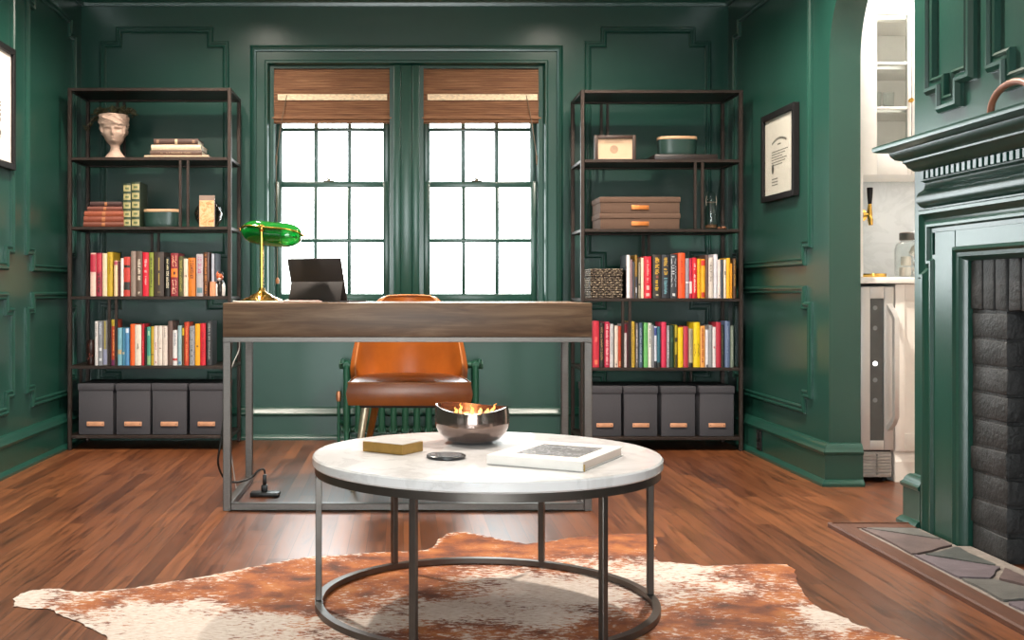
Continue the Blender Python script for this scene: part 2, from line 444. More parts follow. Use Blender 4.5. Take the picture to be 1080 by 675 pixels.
o = hv.obj('valve_knob', mat('copper_valve', '#c98f6c', .35, .7), rad, smooth=40); o['label'] = 'copper valve knob'

# ------------------------------------------------------------------ wall outlet
ox = XR - .0285; oy = (X(1, 1), )
o_ = thing('wall_outlet', 'dark outlet plate on the right baseboard beside the rack foot', 'outlet', (XR - .028, 5.49, .078))
MB().box(-.006, 0, -.036, .036, -.05, .05, .003).obj('cover_plate', mat('dark_plate', '#0c0e0e', .4), o_)
sk = MB()
for z in (-.022, .022): sk.box(-.009, -.0062, -.016, .016, z - .015, z + .015, .004)
sk.obj('socket', mat('socket_black', '#0d0d0d', .4), o_)

# ------------------------------------------------------------------ fireplace
fp = thing('fireplace_mantel', 'green painted mantelpiece with dentil crown around the black brick firebox', 'mantelpiece', (XR, FYC, 0))
off = T(-XR, -FYC, 0)
Y0 = 3.80
shelf = [(0, 1.306), (.130, 1.306), (.132, 1.298), (.130, 1.290), (.118, 1.285), (.090, 1.281), (.086, 1.268), (.075, 1.256), (.0576, 1.250), (.0576, 1.244),
         (.05, 1.238), (.046, 1.228), (.036, 1.219), (.030, 1.213), (.024, 1.211), (.016, 1.211), (.016, 1.178), (.010, 1.176), (.004, 1.170), (0, 1.17)]
def mantel_path(y0, d=0): return [(XR, mir(y0)), (XR, y0)]
ends = [(XO, mir(Y0)), (XR, mir(Y0)), (XR, Y0), (XO, Y0)]
ends = [(XR + .001, mir(Y0)), (XR, mir(Y0)), (XR, Y0), (XR + .001, Y0)]
MB().sweep(shelf, ends, flr, False).obj('crown_shelf', PAINT, fp, smooth=30, M=off)
d = MB(); y = mir(Y0)
while y < Y0 - .01:
    d.box(XR - .027, XR - .0165, y, y + .021, 1.181, 1.209, .001, 1); y += .0345
d.obj('dentil_band', PAINT, fp, M=off)
fr = [(0, 1.17), (.004, 1.17), (.006, 1.152), (.010, 1.146), (.020, 1.138), (.025, 1.122), (.024, 1.106), (.016, 1.092), (.006, 1.085), (.006, 1.078), (0, 1.078)]
MB().sweep(fr, ends, flr, False).obj('frieze', PAINT, fp, smooth=35, M=off)
ar = [(0, 0), (0, .026), (-.004, .034), (-.014, .034), (-.020, .026), (-.034, .020), (-.042, .022), (-.050, .028), (-.058, .028), (-.064, .018), (-.078, .018), (-.078, 0)]
pa = [(3.775, 0), (3.775, .848), (3.80, .848), (3.80, 1.077), (mir(3.80), 1.077), (mir(3.80), .848), (mir(3.775), .848), (mir(3.775), 0)]
MB().sweep([(-a, h) for a, h in ar], pa, right, False, cap=False).obj('architrave', PAINT, fp, smooth=30, M=off)
pn = MB()
for a, c in ((3.565, 3.70), (mir(3.70), mir(3.565))): pn.box(XR - .02, XR - .0005, a, c, 0.001, 1.0, .002, 1)
pn.box(XR - .019, XR - .0005, mir(3.5645), 3.5645, .945, 1.0, .002, 1)
pn.obj('flat_panel', PAINT, fp, M=off)
lp = [(0, 0), (0, .030), (.010, .034), (.018, .026), (.030, .024), (.040, .012), (.044, -.006)]
MB().sweep(lp, [(3.565, .0), (3.565, .945), (mir(3.565), .945), (mir(3.565), 0)], right, False, cap=False).obj('inner_lip', PAINT, fp, smooth=30, M=off)

# bricks: painted black
def m_brick():
    t = NT('black_painted_brick'); v = t.coord(); f = t.noise(v, 14, 5, .6)
    t.set(Base_Color=t.ramp(f, [(.3, lin('#141414')), (.6, lin('#2a2a2b')), (.8, lin('#3c3b3b'))]), Roughness=.55)
    t.bump(t.noise(v, 70, 4, .6), .55, .008); return t.m
BRICK = m_brick()
bk = MB(); rnd = random.Random(3)
def brick(x0, x1, y0, y1, z0, z1):
    j = lambda s: rnd.uniform(-s, s)
    b2 = bmesh.new(); bmesh.ops.create_cube(b2, size=1)
    for v in b2.verts:
        v.co = Vector(((x0 + x1) / 2 + v.co.x * (x1 - x0) + j(.002), (y0 + y1) / 2 + v.co.y * (y1 - y0) + j(.002), (z0 + z1) / 2 + v.co.z * (z1 - z0) + j(.003)))
    bmesh.ops.bevel(b2, geom=b2.edges[:], offset=.0045, segments=2, affect='EDGES', profile=.5)
    bk.add(b2)
bx = XR + .007; by1 = 3.518; by0 = 3.31; nz = 9; hz = .742 / nz
for (a, c) in ((by0, by1), (mir(by1), mir(by0))):
    for k in range(nz): brick(bx + rnd.uniform(0, .004), bx + .1, a + .004, c - .003 + .006 * (k % 2), k * hz + .005, (k + 1) * hz - .004)
n = int((by1 - mir(by1)) / .0665); w_ = (by1 - mir(by1)) / n
for k in range(n): brick(bx + rnd.uniform(-.002, .002), bx + .1, mir(by1) + k * w_ + .004, mir(by1) + (k + 1) * w_ - .004, .748, .918)
bk.box(bx + .006, bx + .09, by0 + .01, by1, 0, .918); bk.box(bx + .012, bx + .09, mir(by1), mir(by0) - .01, 0, .918); bk.box(bx + .012, bx + .09, mir(by1), by1, .756, .918)
bk.obj('brick_surround', BRICK, fp, smooth=40, M=off)
bk = MB()
for k in range(12):                                          # splayed firebox sides and back
    z0, z1 = k * hz + .005, (k + 1) * hz - .004
    for i in range(3):
        o0 = .11 * ((k % 2) and 1 or .5); 
        xa = bx + .1 + (i - .0) * .16 - (.08 if k % 2 else 0) + .004; xb = xa + .152
        xa = max(xa, bx + .102)
        ya = by0 + .0 - (xa - bx - .1) * .25
        for sgn in (0, 1):
            y_0, y_1 = (ya - .02, ya + .10); 
            if sgn: y_0, y_1 = mir(y_1), mir(y_0)
            brick(xa, min(xb, bx + .5), y_0, y_1, z0, z1)
    y = mir(by0) - .02 + (0 if k % 2 else -.1)
    while y < by0 + .05:
        brick(bx + .5, bx + .6, y + .004, y + .206, z0, z1); y += .21
bk.box(bx + .1, bx + .62, mir(by0) - .12, by0 + .13, -.02, .002)
bk.box(bx + .1, bx + .62, mir(by0) - .12, by0 + .13, 1.0, 1.05)
bk.box(bx + .1, bx + .5, by0 + .015, by0 + .12, 0, 1.0); bk.box(bx + .1, bx + .5, mir(by0) - .12, mir(by0) - .015, 0, 1.0); bk.box(bx + .53, bx + .62, mir(by0) - .12, by0 + .12, 0, 1.0)
bk.obj('firebox', BRICK, fp, smooth=40, M=off)

# hearth: flagstones in mortar, framed by a wooden strip
hx0, hy0, hy1 = 1.452, mir(3.845), 3.845
he = thing('hearth', 'slate flagstone hearth framed by a brown wood strip before the fireplace', 'hearth', (1.6, FYC, 0))
hm = T(-1.6, -FYC, 0)
WOODB = mat('hearth_border_wood', '#54311f', .6, var=.2, scale=8, stretch=(8, 1, 8), bump=.1)
bd = MB()
hp = [(0, 0), (0, .012), (-.004, .017), (-.010, .017), (-.012, .013), (-.070, .012), (-.070, 0)]
bd.sweep(hp, [(XR - .045, hy1), (hx0, hy1), (hx0, hy0), (XR - .045, hy0)][::-1], flr, False)
bd.obj('wood_border', WOODB, he, smooth=30, M=hm)
def m_mortar():
    t = NT('hearth_mortar'); v = t.coord(); f = t.noise(v, 40, 5, .7)
    t.set(Base_Color=t.ramp(f, [(.3, lin('#6d655f')), (.7, lin('#8f867e'))]), Roughness=.8); t.bump(f, .4, .004); return t.m
mo = MB(); mo.box(hx0 + .07, XR - .037, hy0 + .07, hy1 - .07, 0, .009); mo.box(XR - .037, XR + .004, mir(3.515), 3.515, 0, .009)
mo.obj('mortar_bed', m_mortar(), he, M=hm)
def clip(poly, p, q):
    m = (p + q) / 2; nrm = q - p; out = []
    for i in range(len(poly)):
        a, c = poly[i - 1], poly[i]; da, dc = (a - m).dot(nrm), (c - m).dot(nrm)
        if (da < 0) != (dc < 0): out.append(a + (c - a) * (da / (da - dc)))
        if dc < 0: out.append(c)
    return out
rs = random.Random(11); x0, x1, y0, y1 = hx0 + .078, XR + .02, hy0 + .08, hy1 - .078
seeds = [Vector((1.605, 3.57)), Vector((1.73, 3.70)), Vector((1.745, 3.36)), Vector((1.60, 3.20)), Vector((1.735, 3.10))]
y = 3.0
while y > y0 - .05:
    seeds.append(Vector((1.58 + rs.uniform(-.03, .03), y))); seeds.append(Vector((1.73 + rs.uniform(-.02, .03), y - .13))); y -= .24
def m_slate(i, a, c_):
    t = NT('slate_%d' % i); v = t.coord((1, 1, 1)); f = t.noise(v, 9, 6, .65, .4)
    t.set(Base_Color=t.ramp(f, [(.3, lin(a)), (.7, lin(c_))]), Roughness=.55); t.bump(t.noise(v, 30, 5, .7), .35, .006); return t.m
SL = [m_slate(0, '#4f4242', '#6b5b58'), m_slate(1, '#4a4a48', '#6c6a66'), m_slate(2, '#3a3d3c', '#525552'), m_slate(3, '#544a4f', '#756a70')]
for i, sd in enumerate(seeds):
    poly = [Vector(p) for p in ((x0, y0), (XR - .04, y0), (XR - .04, mir(3.51)), (x1, mir(3.51)), (x1, 3.51), (XR - .04, 3.51), (XR - .04, y1), (x0, y1))]
    poly = [Vector(p) for p in ((x0, y0), (XR - .045, y0), (XR - .045, y1), (x0, y1))]
    for q in seeds:
        if q is not sd and poly: poly = clip(poly, sd, q)
    if len(poly) < 3: continue
    c = sum(poly, Vector((0, 0))) / len(poly)
    pts = []
    for k in range(len(poly)):
        a, d_ = poly[k], poly[(k + 1) % len(poly)]
        for tt in (0.06, .35, .65, .94):
            p = a.lerp(d_, tt); v = c - p
            pts.append(p + v.normalized() * (.012 + rs.uniform(-.004, .004)))
    s = MB(); s.prism([(p.x, p.y) for p in pts], .002, .0145 + rs.uniform(0, .002))
    s.obj('flagstone', SL[i % 4], he, smooth=30, M=hm)

# terracotta ornament standing on the mantel shelf
TC = mat('rust_glaze', '#8a5640', .5, bump=.2)
orn = MB()
oy, oz = 3.14, 1.3065
orn.tube([(1.70, oy + .115, oz + .001), (1.70, oy + .113, oz + .02)] + [(1.70, oy + .112 * math.cos(a), oz + .02 + .062 * math.sin(a)) for a in [PI * k / 24 for k in range(1, 24)]] + [(1.70, oy - .113, oz + .02), (1.70, oy - .115, oz + .001)], .010, 12)
tag(orn.obj('arch_ornament', TC, smooth=50), 'rust brown curved arch ornament on the mantel shelf', 'ornament')

# ------------------------------------------------------------------ framed pieces on the side walls
FRB = mat('black_frame', '#100e0e', .5, Specular_IOR_Level=.25); PAPER = mat('cream_paper', '#d6cbc2', .8, var=.04); INK = mat('faded_ink', '#6d665f', .8); INKD = mat('dark_seal', '#3a352e', .7)
def frame_obj(name, label, x, y0, y1, z0, z1, sgn, tilt=0):
    r = thing(name, label, 'picture', (x, (y0 + y1) / 2, z0)); hw = (y1 - y0) / 2; h = z1 - z0; fw = .028
    b_ = MB(); xa, xb = sorted((0, sgn * .028))
    b_.box(xa, xb, -hw, -hw + fw, 0, h, .002); b_.box(xa, xb, hw - fw, hw, 0, h, .002)
    b_.box(xa, xb, -hw + fw, hw - fw, 0, fw, .002); b_.box(xa, xb, -hw + fw, hw - fw, h - fw, h, .002)
    b_.obj('frame', FRB, r)
    xa, xb = sorted((sgn * .008, sgn * .014)); MB().box(xa, xb, -hw + fw, hw - fw, fw, h - fw).obj('paper', PAPER, r)
    return r, hw, h, fw
# right: certificate.  y grows away from the camera, so its left edge is the far one
y0, y1 = XR * F / (837 - CX) * .985, XR * F / (802.5 - CX) * .985
d_, hw, h, fw = frame_obj('framed_certificate', 'black framed certificate hanging on the right wall beside the rack', XR, y0, y1, Zh(214.5, y1), Zh(124, y1), -1)
tx = MB(); rr = random.Random(5); xa, xb = -.0152, -.0142
def mark(y, z, w, hh): tx.box(xa, xb, y - w, y, z - hh, z)
for k in range(15):                         # arched heading of short strokes
    a = (k - 7) / 7.0; yy = -a * .095; mark(yy + .005, h * .70 - .016 * a * a, .009, .011)
for k in range(4): mark(.022 - k * .012, h * .63, .009, .006)
for ln in range(6):
    yy = .105; 
    while yy > -.10 + .03 * (ln % 3):
        w_ = rr.uniform(.008, .022); mark(yy, h * .555 - ln * .0125, w_, .0045); yy -= w_ + .005
for ln in range(3):
    yy = .10
    while yy > .03: mark(yy, h * .25 - ln * .014, .012, .005); yy -= .017
tx.obj('lettering', INK, d_)
sl = MB(); sl.lathe([(0, 0), (.013, 0), (.015, .001), (0, .001)], 18); 
so = sl.obj('seal', INKD, d_); so.matrix_local = T(-.0155, .085, h * .36) @ Matrix.Rotation(-PI / 2, 4, 'Y') @ Matrix.Diagonal((1.6, 1, 1, 1))
MB().box(-.0175, -.0168, -hw + fw, hw - fw, fw, h - fw).obj('glass_cover', glass('frame_glass', ior=1.2), d_)
y1 = -XL * F / (CX - 10.5)
d_, hw, h, fw = frame_obj('framed_print', 'black framed pale print on the left wall at the left edge', XL, y1 - .62, y1, Zh(180, y1), Zh(53, y1), 1)
tx = MB(); xa, xb = .0142, .0152; rr = random.Random(9)
for k in range(24):
    mark(.16 - rr.random() * .05, h * (.25 + .5 * rr.random()), rr.uniform(.01, .04), rr.uniform(.006, .02))
tx.obj('drawing', INK, d_)
# ================================================================== pantry beyond the archway
WHITE = mat('white_cabinet_paint', '#f1ece6', .35, var=.02)
def m_marble(nm, a, b_, sc=3):
    t = NT(nm); v = t.coord(); f = t.noise(v, sc, 8, .62, 1.2)
    w = t.ramp(f, [(.40, (1, 1, 1)), (.495, (.0, .0, .0)), (.53, (1, 1, 1))]); f2 = t.noise(v, sc * 1.6, 5, .6)
    t.set(Base_Color=t.mix(t.math('MULTIPLY', t.math('SUBTRACT', 1.0, w), t.math('MULTIPLY', f2, .55)), lin(a), lin(b_)), Roughness=.16)
    return t.m
PYB = 5.41
struct(MB().box(XO, 3.0, PYB, PYB + .1, 0, ZC).obj('wall_pantry', m_marble('pale_backsplash', '#ccd1d4', '#a9b0b3', 5)))
struct(MB().box(2.9, 3.0, 3.62, PYB, 0, ZC).obj('wall_pantry_side', mat('pantry_wall_paint', '#efe9e1', .6, var=.03)))
struct(MB().box(XO, 2.9, 3.62, 3.68, 0, ZC).obj('wall_pantry_front', mat('pantry_wall_paint', '#efe9e1', .6)))
FY = 4.745                                   # front of the base cabinets
# narrow wine fridge
STEEL = mat('stainless_steel', '#c4c2c0', .42, .55, .05, 80, stretch=(1, 1, 12))
fx0, fx1 = 1.932, 2.072; fz0, fz1 = .012, .825
wf = thing('wine_fridge', 'narrow stainless wine fridge under the pantry counter', 'fridge', ((fx0 + fx1) / 2, FY, 0))
fm = T(-(fx0 + fx1) / 2, -FY, 0)
MB().box(fx0, fx1, FY + .03, FY + .52, .02, fz1, .003).obj('body', mat('fridge_black', '#1b1b1c', .4), wf, M=fm)
dr = MB(); g0, g1, gz0, gz1 = fx0 + .040, fx0 + .098, .175, .775
dz0 = .135
dr.box(fx0, g0, FY, FY + .028, dz0, fz1, .003); dr.box(g1, fx1, FY, FY + .028, dz0, fz1, .003)
dr.box(g0, g1, FY, FY + .028, dz0, gz0, .002); dr.box(g0, g1, FY, FY + .028, gz1, fz1, .002)
do = dr.obj('door', STEEL, wf, smooth=30, M=fm)
MB().box(g0, g1, FY + .006, FY + .012, gz0, gz1).obj('glass', mat('smoked_glass', '#3c4040', .08, 0, .1, Specular_IOR_Level=.8), do, M=fm)
hd = MB(); hx = fx1 - .022
hd.tube([(hx, FY, .745), (hx + .004, FY - .035, .715), (hx + .010, FY - .044, .69), (hx + .010, FY - .044, .28), (hx + .004, FY - .035, .255), (hx, FY, .225)], .0145, 4)
hd.obj('handle', STEEL, do, smooth=30, M=fm)
LED = NT('led_glow'); LED.set(Emission_Color=(1, .97, .92, 1), Emission_Strength=3.0, Base_Color=(.8, .8, .8, 1))
for k, z in enumerate((.735, .65, .50, .43, .345)):
    q = MB(); q.lathe([(0, 0), (.009, 0), (.010, .002), (0, .003)], 14)
    o = q.obj('bottle_end', LED.m if k == 2 else mat('bottle_cap_grey', '#7f8283', .4), do); o.matrix_local = T(-(fx0 + fx1) / 2, -FY, 0) @ T(g0 + .022, FY + .0055, z) @ Matrix.Rotation(PI / 2, 4, 'X')
gr = MB(); gr.box(fx0 + .004, fx1 - .004, FY + .02, FY + .03, .018, .125)
for k in range(7):
    for a, c in ((fx0 + .008, fx0 + .066), (fx0 + .072, fx1 - .008)): gr.box(a, c, FY + .004, FY + .02, .028 + k * .0135, .036 + k * .0135, .001, 1)
gr.obj('vent_grille', mat('grille_grey', '#b4b2b0', .35, .6), wf, M=fm)
for a in (fx0 + .02, fx1 - .02): MB().lathe([(.012, 0), (.010, .02)], 10, (a, FY + .05, 0)).obj('foot', FRB, wf, M=fm)
# filler panel left of the fridge, base cabinet right of it
bc = thing('base_cabinet', 'white base cabinet with panelled door right of the wine fridge', 'cabinet', (2.4, FY, 0)); bm2 = T(-2.4, -FY, 0)
MB().box(2.078, 2.88, FY + .02, PYB - .002, .0, .836).obj('body', WHITE, bc, M=bm2)
dd = MB(); a, c = 2.10, 2.48
dd.box(2.078, 2.118, FY, FY + .02, .13, .835, .002); dd.box(2.118, c, FY + .008, FY + .02, .13, .835); dd.box(c, c + .05, FY, FY + .02, .13, .835, .002); dd.box(2.118, c, FY, FY + .02, .13, .205, .002); dd.box(2.118, c, FY, FY + .02, .765, .835, .002)
dd.obj('door', WHITE, bc, smooth=30, M=bm2)
MB().sweep([(0, 0), (.02, 0), (.02, .085), (.016, .095), (.012, .11), (0, .125)], [(2.88, FY + .02), (2.078, FY + .02)][::1], lambda u, v, h: (u, v, h), False).obj('plinth', WHITE, bc, M=bm2)
ct = MB(); ct.box(XO + .002, 2.895, FY - .028, PYB - .001, .838, .864, .003)
tag(ct.obj('countertop', mat('white_counter', '#f4efe9', .25, var=.03), smooth=30), 'white pantry countertop above the wine fridge', 'countertop')
# upper cabinet with glazed doors
UY, UZ0, UZ1 = 5.08, 1.331, 2.46
uc = thing('wall_cabinet', 'white glass-fronted wall cabinet hanging over the pantry counter', 'cabinet', (2.4, UY, UZ0)); um = T(-2.4, -UY, -UZ0)
b = MB(); b.box(1.91, 1.925, UY + .02, PYB - .002, UZ0, UZ1); b.box(2.86, 2.88, UY + .02, PYB - .002, UZ0, UZ1)
b.box(1.925, 2.86, UY + .02, PYB - .002, UZ0, UZ0 + .02); b.box(1.925, 2.86, UY + .02, PYB - .002, UZ1 - .02, UZ1); b.box(1.925, 2.86, PYB - .015, PYB - .002, UZ0 + .02, UZ1 - .02)
b.obj('carcass', WHITE, uc, M=um)
for z in (1.62, 1.815, 2.03): MB().box(1.925, 2.86, UY + .04, PYB - .015, z, z + .014).obj('shelf', WHITE, uc, M=um)
CGL = glass('cabinet_glass')
for k in range(3):
    a = 2.062 + k * .238 - .238 * 0; c = a + .235
    if k == 0: pass
    s = MB(); gx0, gx1 = a + (.08 if k == 0 else .04), c - .018
    s.box(a, gx0, UY, UY + .02, UZ0, UZ1, .002); s.box(gx1, c, UY, UY + .02, UZ0, UZ1, .002)
    for z0, z1 in ((UZ0, 1.436), (2.055, 2.10), (2.42, UZ1)): s.box(gx0, gx1, UY, UY + .02, z0, z1, .002)
    for z in (1.634, 1.836): s.box(gx0, gx1, UY + .003, UY + .018, z - .006, z + .006, .001)
    o = s.obj('door', WHITE, uc, smooth=30, M=um)
    MB().box(gx0, gx1, UY + .009, UY + .012, 1.436, 2.42).obj('glass', CGL, o, M=um)
    if k == 0:
        q = MB(); q.lathe([(0, 0), (.006, 0), (.005, .012), (.011, .018), (.009, .026), (0, .028)], 14)
        ko = q.obj('knob', BRASS, o, smooth=40); ko.matrix_local = um @ T(c - .009, UY, 1.665) @ Matrix.Rotation(PI / 2, 4, 'X')
sp_ = MB(); sp_.box(1.91, 2.060, UY, UY + .02, UZ0, UZ1); sp_.obj('filler_panel', WHITE, uc, M=um)
sd_ = MB(); sd_.box(1.915, 1.942, FY + .0, FY + .02, .866, UZ0 + .2, .001)
tag(sd_.obj('end_panel', WHITE), 'slim white upright panel at the left end of the pantry counter', 'panel')
TUMB = glass('tumbler_glass', (.93, .95, .95))
for k, x in enumerate((2.185, 2.245)):
    q = MB(); q.lathe([(0, 0), (.022, 0), (.026, .09), (.0245, .09), (.0205, .004), (0, .004)], 18)
    o = q.obj('drinking_glass', TUMB, smooth=50, loc=(x, 5.2, 1.634))
    tag(o, ('left' if k == 0 else 'right') + ' one of two clear tumblers standing in the glazed wall cabinet', 'glass', 'tumblers in the wall cabinet')
# counter items
tp = thing('beer_tap', 'wall tap with black handle and brass body on the pantry backsplash', 'tap', (X(913, PYB - .03), PYB, 1.15))
q = MB(); q.lathe([(0, 0), (.030, 0), (.030, .006), (.012, .012), (.012, .04), (0, .04)], 18); o = q.obj('flange', BRASS, tp, smooth=40); o.matrix_local = T(-.012, 0, .02) @ Matrix.Rotation(PI / 2, 4, 'X')
q = MB(); q.tube([(-.012, -.035, .02), (.012, -.045, .02), (.014, -.05, -.005), (.014, -.055, -.03)], [.012, .013, .013, .010], 12); q.tube([(.012, -.045, .015), (.014, -.045, .075)], [.014, .008], 12); q.obj('body', BRASS, tp, smooth=50)
q = MB(); q.lathe([(0, 0), (.009, 0), (.013, .05), (.014, .075), (.012, .078), (0, .078)], 14, (.014, -.045, .072)); q.obj('handle', FRB, tp, smooth=40)
q = MB(); q.lathe([(0, 0), (.052, 0), (.054, .004), (.054, .018), (.051, .018), (.049, .005), (0, .005)], 32)
tag(q.obj('brass_dish', BRASS, smooth=40, loc=(X(921, 4.93), 4.93, .8645)), 'round brass dish on the pantry counter below the tap', 'dish')
JX, JY = X(964, 4.95), 4.95
jr = thing('glass_jar', 'clear glass jar with grey metal lid on the pantry counter', 'jar', (JX, JY, .8645))
q = MB(); q.lathe([(0, 0), (.076, 0), (.080, .006), (.080, .125), (.072, .150), (.055, .160), (.055, .166), (.053, .166), (.053, .158), (.070, .147), (.077, .124), (.077, .008), (0, .004)], 32); q.obj('jar_body', glass('jar_glass', (.95, .97, .97)), jr, smooth=50)
q = MB(); q.lathe([(0, .164), (.058, .164), (.060, .168), (.060, .196), (.056, .2), (0, .2)], 28); q.obj('lid', mat('pewter_lid', '#8b8580', .35, .7), jr, smooth=40)
MARSH = mat('white_marshmallow', '#f0e4d8', .8, var=.04)
for k, (dx, dy, dz, r_) in enumerate(((-.048, -.03, .006, 0), (-.004, -.045, .006, 0), (.04, -.03, .006, 0), (-.03, .03, .006, 0), (.03, .03, .006, 0), (-.043, -.018, .052, 0), (.008, -.03, .052, .35), (.03, .03, .055, 0), (-.01, -.012, .098, .5))):
    q = MB(); q.lathe([(0, 0), (.017, 0), (.021, .004), (.021, .036), (.017, .041), (0, .041)], 16)
    o = q.obj('marshmallow', MARSH, smooth=50); o.matrix_world = T(JX + dx, JY + dy, .8645 + dz) @ Matrix.Rotation(r_, 4, 'Y')
    tag(o, 'white marshmallow in the glass jar on the pantry counter', 'marshmallow', 'marshmallows in the glass jar')

# ================================================================== racks
def rack(label, x0, x1, yf, levels, div_specs, legs_to=0.0):
    r = thing('shelf_rack', label, 'shelf rack', ((x0 + x1) / 2, yf, 0), 0, 'tall metal racks beside the windows'); M_ = T(-(x0 + x1) / 2, -yf, 0)
    yb = yf + .345; p = .019
    for x in (x0, x1 - p):
        for y in (yf, yb - p): MB().box(x, x + p, y, y + p, 0, levels[0], .002, 1).obj('post', BLACKM, r, M=M_)
    for i, z in enumerate(levels):
        s = MB()
        s.box(x0 + p, x1 - p, yf + .001, yf + p, z - .016, z - .0005, .0015, 1); s.box(x0 + p, x1 - p, yb - p, yb - .001, z - .016, z - .0005, .0015, 1)
        s.box(x0 + .001, x0 + p - .001, yf + p, yb - p, z - .016, z - .0005, .0015, 1); s.box(x1 - p + .001, x1 - .001, yf + p, yb - p, z - .016, z - .0005, .0015, 1)
        s.box(x0 + p, x1 - p, yf + p, yb - p, z - .008, z - .0005)
        s.obj('shelf', BLACKM, r, M=M_)
    for gap, side, px in div_specs:
        y = yf + .002 if side == 'f' else yb - .016
        for k in px:
            xx = X(k, y)
            MB().box(xx - .007, xx + .007, y, y + .014, levels[gap + 1], levels[gap] - .016, .001, 1).obj('upright', BLACKM, r, M=M_)
    return r
LYF = 5.70; LX0, LX1 = X(71.3, LYF), X(243.8, LYF)
LLV = [1.837, 1.4855, 1.133, .7795, .4275, .075]
rack('dark metal shelf rack left of the windows beside the left wall', LX0, LX1, LYF, LLV, [(0, 'b', (123.5, 130.8)), (1, 'f', (190, 198)), (2, 'b', (160, 167)), (3, 'f', (115, 122.3)), (4, 'b', (85, 93))])
RYF = 5.665; RX0, RX1 = X(612.6, RYF), X(783.8, RYF)
RLV = [1.820, 1.4705, 1.1195, .7695, .420, .071]
rack('dark metal shelf rack right of the windows beside the certificate', RX0, RX1, RYF, RLV, [(0, 'b', (634.5, 641)), (1, 'f', (733.5, 741)), (2, 'b', (678.5, 684.5)), (3, 'f', (657, 664.5)), (4, 'b', (722, 729))])

# ------------------------------------------------------------------ upright books
PAGE = mat('page_block', '#cdc3b2', .85, var=.1, scale=90, stretch=(1, .1, .1))
def cmat(h): return mat('cover_' + h[1:], h, .5, var=.1, scale=60)
def book_mesh(w, h, d, col, parent, M=None, tilt=0):
    """standing book: spine towards -y, bottom at z 0, centred on x"""
    c = MB(); t = min(.0028, w * .18); hw = w / 2
    n = 7; arc = [(-hw + w * k / (n - 1), -.0035 * math.sin(PI * k / (n - 1))) for k in range(n)]
    poly = arc + [(hw, d), (hw - t, d), (hw - t, .004), (-hw + t, .004), (-hw + t, d), (-hw, d)]
    a = [c.bm.verts.new((x, y, 0)) for x, y in poly]; b_ = [c.bm.verts.new((x, y, h)) for x, y in poly]
    N = len(poly)
    for i in range(N): c.face((a[i], a[(i + 1) % N], b_[(i + 1) % N], b_[i]))
    for s, fl in ((a, 1), (b_, 0)):
        i_ = n
        spine = s[:n] + [s[N - 3]] + [s[N - 4]]
        spine = [s[k] for k in range(n)] + [s[n + 2], s[n + 3]]
        c.face(spine if not fl else spine[::-1]); 
        q1 = [s[n - 1], s[n], s[n + 1], s[n + 2]]; q2 = [s[n + 3], s[n + 4], s[n + 5], s[0]]
        for q in (q1, q2): c.face(q if not fl else q[::-1])
    c.obj('cover', cmat(col), parent, M=M)
    p = MB(); e = .003 if h > .06 else .001
    p.box(-hw + t + .0001, hw - t - .0001, .0042, d - .004, e, h - e); p.obj('pages', PAGE, parent, M=M)
def spine_marks(w, h, marks, parent, M=None, seed=0):
    r = random.Random(seed)
    yv = lambda x: -.0035 * math.cos(PI * x / w) if w else 0
    for kind, v0, v1, col, *wf in marks:
        wf = wf[0] if wf else (1.0 if kind == 'b' else .42)
        m_ = MB(); n = 6; hw = w / 2 * wf * .98
        def patch(xa, xb, za, zb, n):
            P = [(xa + (xb - xa) * k / n) for k in range(n + 1)]
            A = [[m_.bm.verts.new((x, yv(x) - dd, z)) for dd in (.0008, -.0004)] for z in (za, zb) for x in P]
            f0, f1 = A[:n + 1], A[n + 1:]
            for k in range(n):
                for L in (0, 1): m_.face((f0[k][L], f0[k + 1][L], f1[k + 1][L], f1[k][L]))
                m_.face((f0[k][0], f0[k + 1][0], f0[k + 1][1], f0[k][1])); m_.face((f1[k][0], f1[k + 1][0], f1[k + 1][1], f1[k][1]))
            for k in (0, n): m_.face((f0[k][0], f1[k][0], f1[k][1], f0[k][1]))
        if kind == 'b': patch(-hw, hw, h * v0, h * v1, n); nm = 'spine_band'
        else:                                   # lettering read down the spine: uneven strokes
            z = h * v1; nm = 'lettering'
            while z > h * v0 + .003:
                g = r.choice((.003, .004, .005, .006))
                k = r.random()
                if k < .14: z -= .005; continue
                a = -hw * r.choice((1, 1, .8)); b_ = hw * r.choice((1, 1, .7, .3))
                patch(a, b_, max(h * v0, z - g), z, 1); z -= g + .0016
        m_.obj(nm, cmat(col), parent, M=M)
def book_row(rows, ybase, zs, group, where, depth=.155, seedk=0):
    for i, (x0, x1, yt, col, marks, label) in enumerate(rows):
        y = ybase + random.Random(i + seedk).uniform(0, .006)
        a, b_ = X(x0, y), X(x1, y); w = b_ - a - .0012; h = Zh(yt, y) - zs
        r = thing('book', label + ' ' + where, 'book', ((a + b_) / 2, y, zs + .0006), 0, group)
        d = depth * random.Random(i * 3 + seedk).uniform(.85, 1.1)
        book_mesh(w, h, d, col, r); spine_marks(w, h, marks, r, seed=i + seedk)
